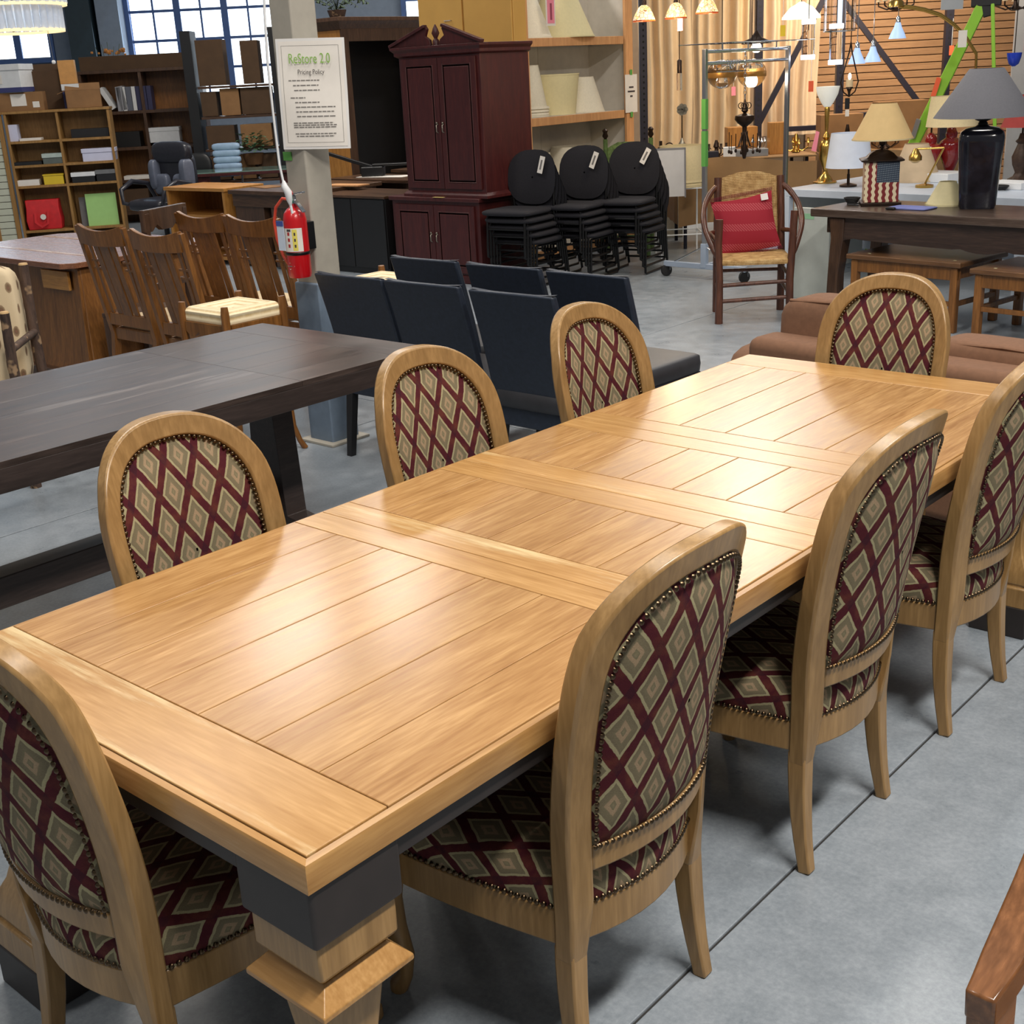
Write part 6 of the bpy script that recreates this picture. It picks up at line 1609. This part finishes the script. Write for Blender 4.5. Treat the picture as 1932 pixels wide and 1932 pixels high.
pendant('white bell pendant lamp hanging before the slatwall, left of two', 1617, 100, 11.6, 'bell')
pendant('white bell pendant lamp hanging before the slatwall, right of two', 1647, 97, 11.9, 'bell')
pendant('small square glass pendant under a fan motif before slatwall', 1694, 52, 11.6, 'bell')
pendant('broad white dome pendant glowing above the diagonal brace', 1512, 24, 11.8, 'dome')
pendant('dark dish pendant with bright bulb above the rolling rack', 1427, 78, 11.6, 'dish')
pendant('clear globe pendant with gold band and lit bulb', 1418, 138, 11.4, 'globe', 1.2)
pendant('clear globe pendant with gold band, unlit, left of the lit one', 1362, 140, 11.2, 'globe', 1.2)
pendant('slim glass tube pendant hanging before the champagne curtain', 1282, 138, 11.2, 'tube')
pendant('glass cylinder pendant with glowing end rings beside the upright', 1577, 87, 11.4, 'cyl')
pendant('glass cylinder pendant with chrome ends on the upright', 1525, 78, 11.6, 'cyl')
def crystal_tube():
    c = dp(1585, 20, 11.2); t = thing('acrylic_pendant', 'large clear acrylic strip pendant above the glowing cylinder', 'pendant', c, 0)
    for k in range(14): a = 2*pi*k/14; MB().box(-.018, .018, -.002, .002, -.16, .5, M=T(.13*cos(a), .13*sin(a), 0) @ Matrix.Rotation(a + pi/2, 4, 'Z')).obj('acrylic_strip', M['glass'], t)
    for z in (-.16, .5): MB().tube([(.13*cos(a), .13*sin(a), z) for a in [2*pi*i/20 for i in range(20)]], .005, 6, loop=True).obj('ring', M['chrome'], t)
    MB().tube([(0, 0, -.1), (0, 0, .5)], .02, 8).obj('lamp_core', emis('cool_core', (210, 228, 255), 1.2), t)
crystal_tube()
def bird_cage():
    c = dp(1603, 150, 11.3); t = thing('lantern_pendant', 'teardrop metal lantern with candle hanging before the slatwall', 'lantern', c, 42)
    for s in (-1, 1): MB().tube([(0, 0, .30), (s*.012, 0, .22), (s*.05, 0, .08), (s*.075, 0, -.02), (s*.05, 0, -.10), (0, 0, -.14)], .006, 6).obj('loop', M['bronze'], t, smooth=60)
    MB().lathe([(.03, -.06), (.03, 0)], 14).obj('candle', M['cream'], t, smooth=40); MB().ball((0, 0, .025), .014, 10, 8, (1, 1, 2)).obj('flame_bulb', bulb_m, t, smooth=60)
    MB().lathe([(.035, -.075), (.03, -.062), (.012, -.10), (.008, -.14)], 12).obj('cup', M['bronze'], t, smooth=50)
    MB().tube([(0, 0, .3), (0, 0, 1.6)], .004, 6).obj('chain', M['bronze'], t)
    MB().box(-.04, .0, -.03, -.025, -.24, -.15).obj('tag', M['black'], t); MB().box(-.035, -.002, -.032, -.028, -.30, -.245).obj('tag', M['paper'], t)
bird_cage()
def arc_lamp():
    a = dp(1842, 330, 10.9); t = thing('arc_lamp', 'arching brass floor lamp reaching across the slatwall', 'lamp', (a.x, a.y, 0), 42)
    MB().lathe([(.16, 0), (.16, .03), (.03, .04)], 24).obj('base', M['brass'], t, smooth=40)
    for o, e in ((0, 0), (.04, .05)):
        pts = []
        for px, py in ((1842, 100), (1822, 68), (1800, 45), (1775, 27), (1745, 17), (1718, 12), (1695, 10)):
            q = dp(px, py + o*400*.2, 10.9) - Vector((a.x, a.y, 0)); pts.append(Matrix.Rotation(R(-42), 3, 'Z') @ q)
        MB().tube([(0, 0, .03)] + pts, .011, 8).obj('arc_arm', M['brass'], t, smooth=60)
    q = Matrix.Rotation(R(-42), 3, 'Z') @ (dp(1690, 8, 10.9) - Vector((a.x, a.y, 0)))
    MB().lathe([(.07, -.02), (.06, .02), (.02, .05)], 16, c=q).obj('lamp_head', M['brass'], t, smooth=50)
    q = Matrix.Rotation(R(-42), 3, 'Z') @ (dp(1816, 72, 10.8) - Vector((a.x, a.y, 0)))
    MB().box(q.x - .035, q.x + .035, q.y - .003, q.y + .003, q.z - .07, q.z + .06).obj('price_tag', M['paper'], t)
arc_lamp()
cand2 = cand('black candle chandelier hanging high before the slatwall', tuple(dp(1690, 20, 12.0)), 5, .16, .16, M['bronze'], M['cream'])
cand('black candle chandelier at the upper right edge', tuple(dp(1915, 20, 11.6)), 5, .16, .16, M['bronze'], M['cream'])
gp = thing('wall_panel', 'pale grey board hanging on slatwall at top right', 'panel', dp(1798, -20, 12.2), 42); MB().box(-.10, .10, -.006, .006, -.17, .17).obj('board', plain('light_grey_board', (178, 182, 188), .6, var=.02), gp)
gp = thing('wall_panel', 'tall pale grey panel standing at the right edge', 'panel', dp(1940, 150, 12.6), 42); MB().box(-.17, .2, -.01, .01, -1.5, 1.2).obj('board', plain('light_grey_panel', (186, 184, 184), .6, var=.02), gp)
MB().box(-.07, -.03, -.016, -.012, .26, .40).obj('tag', M['pink'], gp)
bb = thing('glass_bowl', 'blue glass bowl shade hanging at the right edge', 'lampshade', dp(1913, 113, 10.8), 0)
MB().lathe([(.012, -.05), (.04, -.03), (.055, .02), (.06, .055)], 18, caps=False).obj('bowl', plain('cobalt_glass', (38, 66, 190), .2, var=0), bb, smooth=60)
MB().tube([(0, 0, .055), (0, 0, 1.2)], .004, 6).obj('cord', M['bronze'], bb)
for k, (px, py, d, m) in enumerate(((1384, 172, 14.0, 'pink'), (1477, 58, 11.5, 'yellow'), (1530, 163, 11.6, 'orange'), (1795, 95, 13.3, 'orange'))):
    t = thing('hanging_tag', ['pink tag pinned on the curtain behind rolling rack', 'yellow tag hanging from the dome pendant', 'orange tag hanging on the rack upright', 'orange tag hanging before the slatwall'][k], 'tag', dp(px, py, d), 42)
    MB().box(-.022, .022, -.002, .002, -.045, .045).obj('slip', M[m], t); MB().tube([(0, 0, .045), (.0, 0, .30)], .002, 5).obj('string', M['white'], t)

# ---------------------------------------------------------------- fluted glass chandelier top left, near wooden armchair bottom right
def fluted():
    c = dp(20, 10, 7.6); t = thing('fluted_chandelier', 'two tier fluted glass chandelier hanging at the top left corner', 'chandelier', c, 42)
    fg = NT('fluted_glass'); fg.b.inputs['Transmission Weight'].default_value = .35; fg.b.inputs['Emission Color'].default_value = (.75, .85, 1, 1); fg.b.inputs['Emission Strength'].default_value = .08; fg.done((.70, .76, .86, 1), .15)
    for r, z0, z1, nm in ((.285, 0.0, .35, 'upper'), (.255, -.135, .02, 'lower')):
        n = 34
        tier = MB().lathe([(r - .012, z1 - .012), (r + .012, z1 - .012), (r + .012, z1), (r - .012, z1)], 40, caps=False).obj('%s_tier_ring' % nm, M['chrome'], t, smooth=40)
        for k in range(n): MB().tube([(r*cos(2*pi*k/n), r*sin(2*pi*k/n), z0), (r*cos(2*pi*k/n), r*sin(2*pi*k/n), z1)], r*.075, 6).obj('glass_flute', fg.mat, tier, smooth=80)
        MB().lathe([(r - .01, z0 - .012), (r + .016, z0 - .012), (r + .016, z0 + .004), (r - .01, z0 + .004)], 48, caps=False).obj('glowing_rim', emis('rim_glow_%s' % nm, (255, 226, 170), .9), tier)
    MB().ball((0, 0, .1), .06, 12, 8).obj('bulb', bulb_m, t, smooth=60); MB().tube([(0, 0, .1), (0, 0, 1.4)], .01, 8).obj('stem', M['chrome'], t)
    MB().tube([(.20, -.05, -.14), (.205, -.05, -.30)], .002, 5).obj('pull_chain', M['steel'], t); MB().ball((.205, -.05, -.31), .012, 6, 5).obj('pull', M['white'], t)
fluted()
def near_arm():
    # only the arm of this chair reaches into the frame
    t = thing('wooden_armchair', 'brown wooden armchair, only its curved arm reaching in at bottom right', 'armchair', (.757, .425, 0), 90)
    w = wood('brown_armchair', (92, 58, 32), (132, 86, 50), 'x', rough=.25, coat=.2)
    # the arm sweeps back and up from its square front tip; local x runs to the back of the chair, local -y to its other side
    prof = [(0, .655, .019), (.03, .660, .022), (.07, .670, .026), (.12, .690, .028), (.17, .718, .028), (.22, .757, .027), (.27, .81, .026), (.31, .87, .024)]
    for y in (0, -.52):
        MB().loft([[(x, y-hw, z), (x, y+hw, z), (x + .004, y+hw, z - .045), (x + .004, y-hw, z - .045)] for x, z, hw in prof]).obj('arm', w, t, smooth=40, bevel=.004)
        MB().loft([[(x0, y-.017, z), (x0, y+.017, z), (x1, y+.017, z), (x1, y-.017, z)] for x0, x1, z in ((.05, .10, 0), (.035, .10, .35), (.004, .09, .615))]).obj('arm_post', w, t, bevel=.003)
        MB().loft([[(x0, y-.02, z), (x0, y+.02, z), (x1, y+.02, z), (x1, y-.02, z)] for x0, x1, z in ((.54, .58, 0), (.48, .53, .45), (.31, .35, .88), (.27, .31, 1.04))]).obj('rear_post', w, t, bevel=.003)
    MB().box(.06, .52, -.50, -.02, .40, .45).obj('seat', w, t, bevel=.01)
    MB().box(.29, .33, -.50, -.02, .92, 1.03).obj('crest_rail', w, t, bevel=.01)
near_arm()
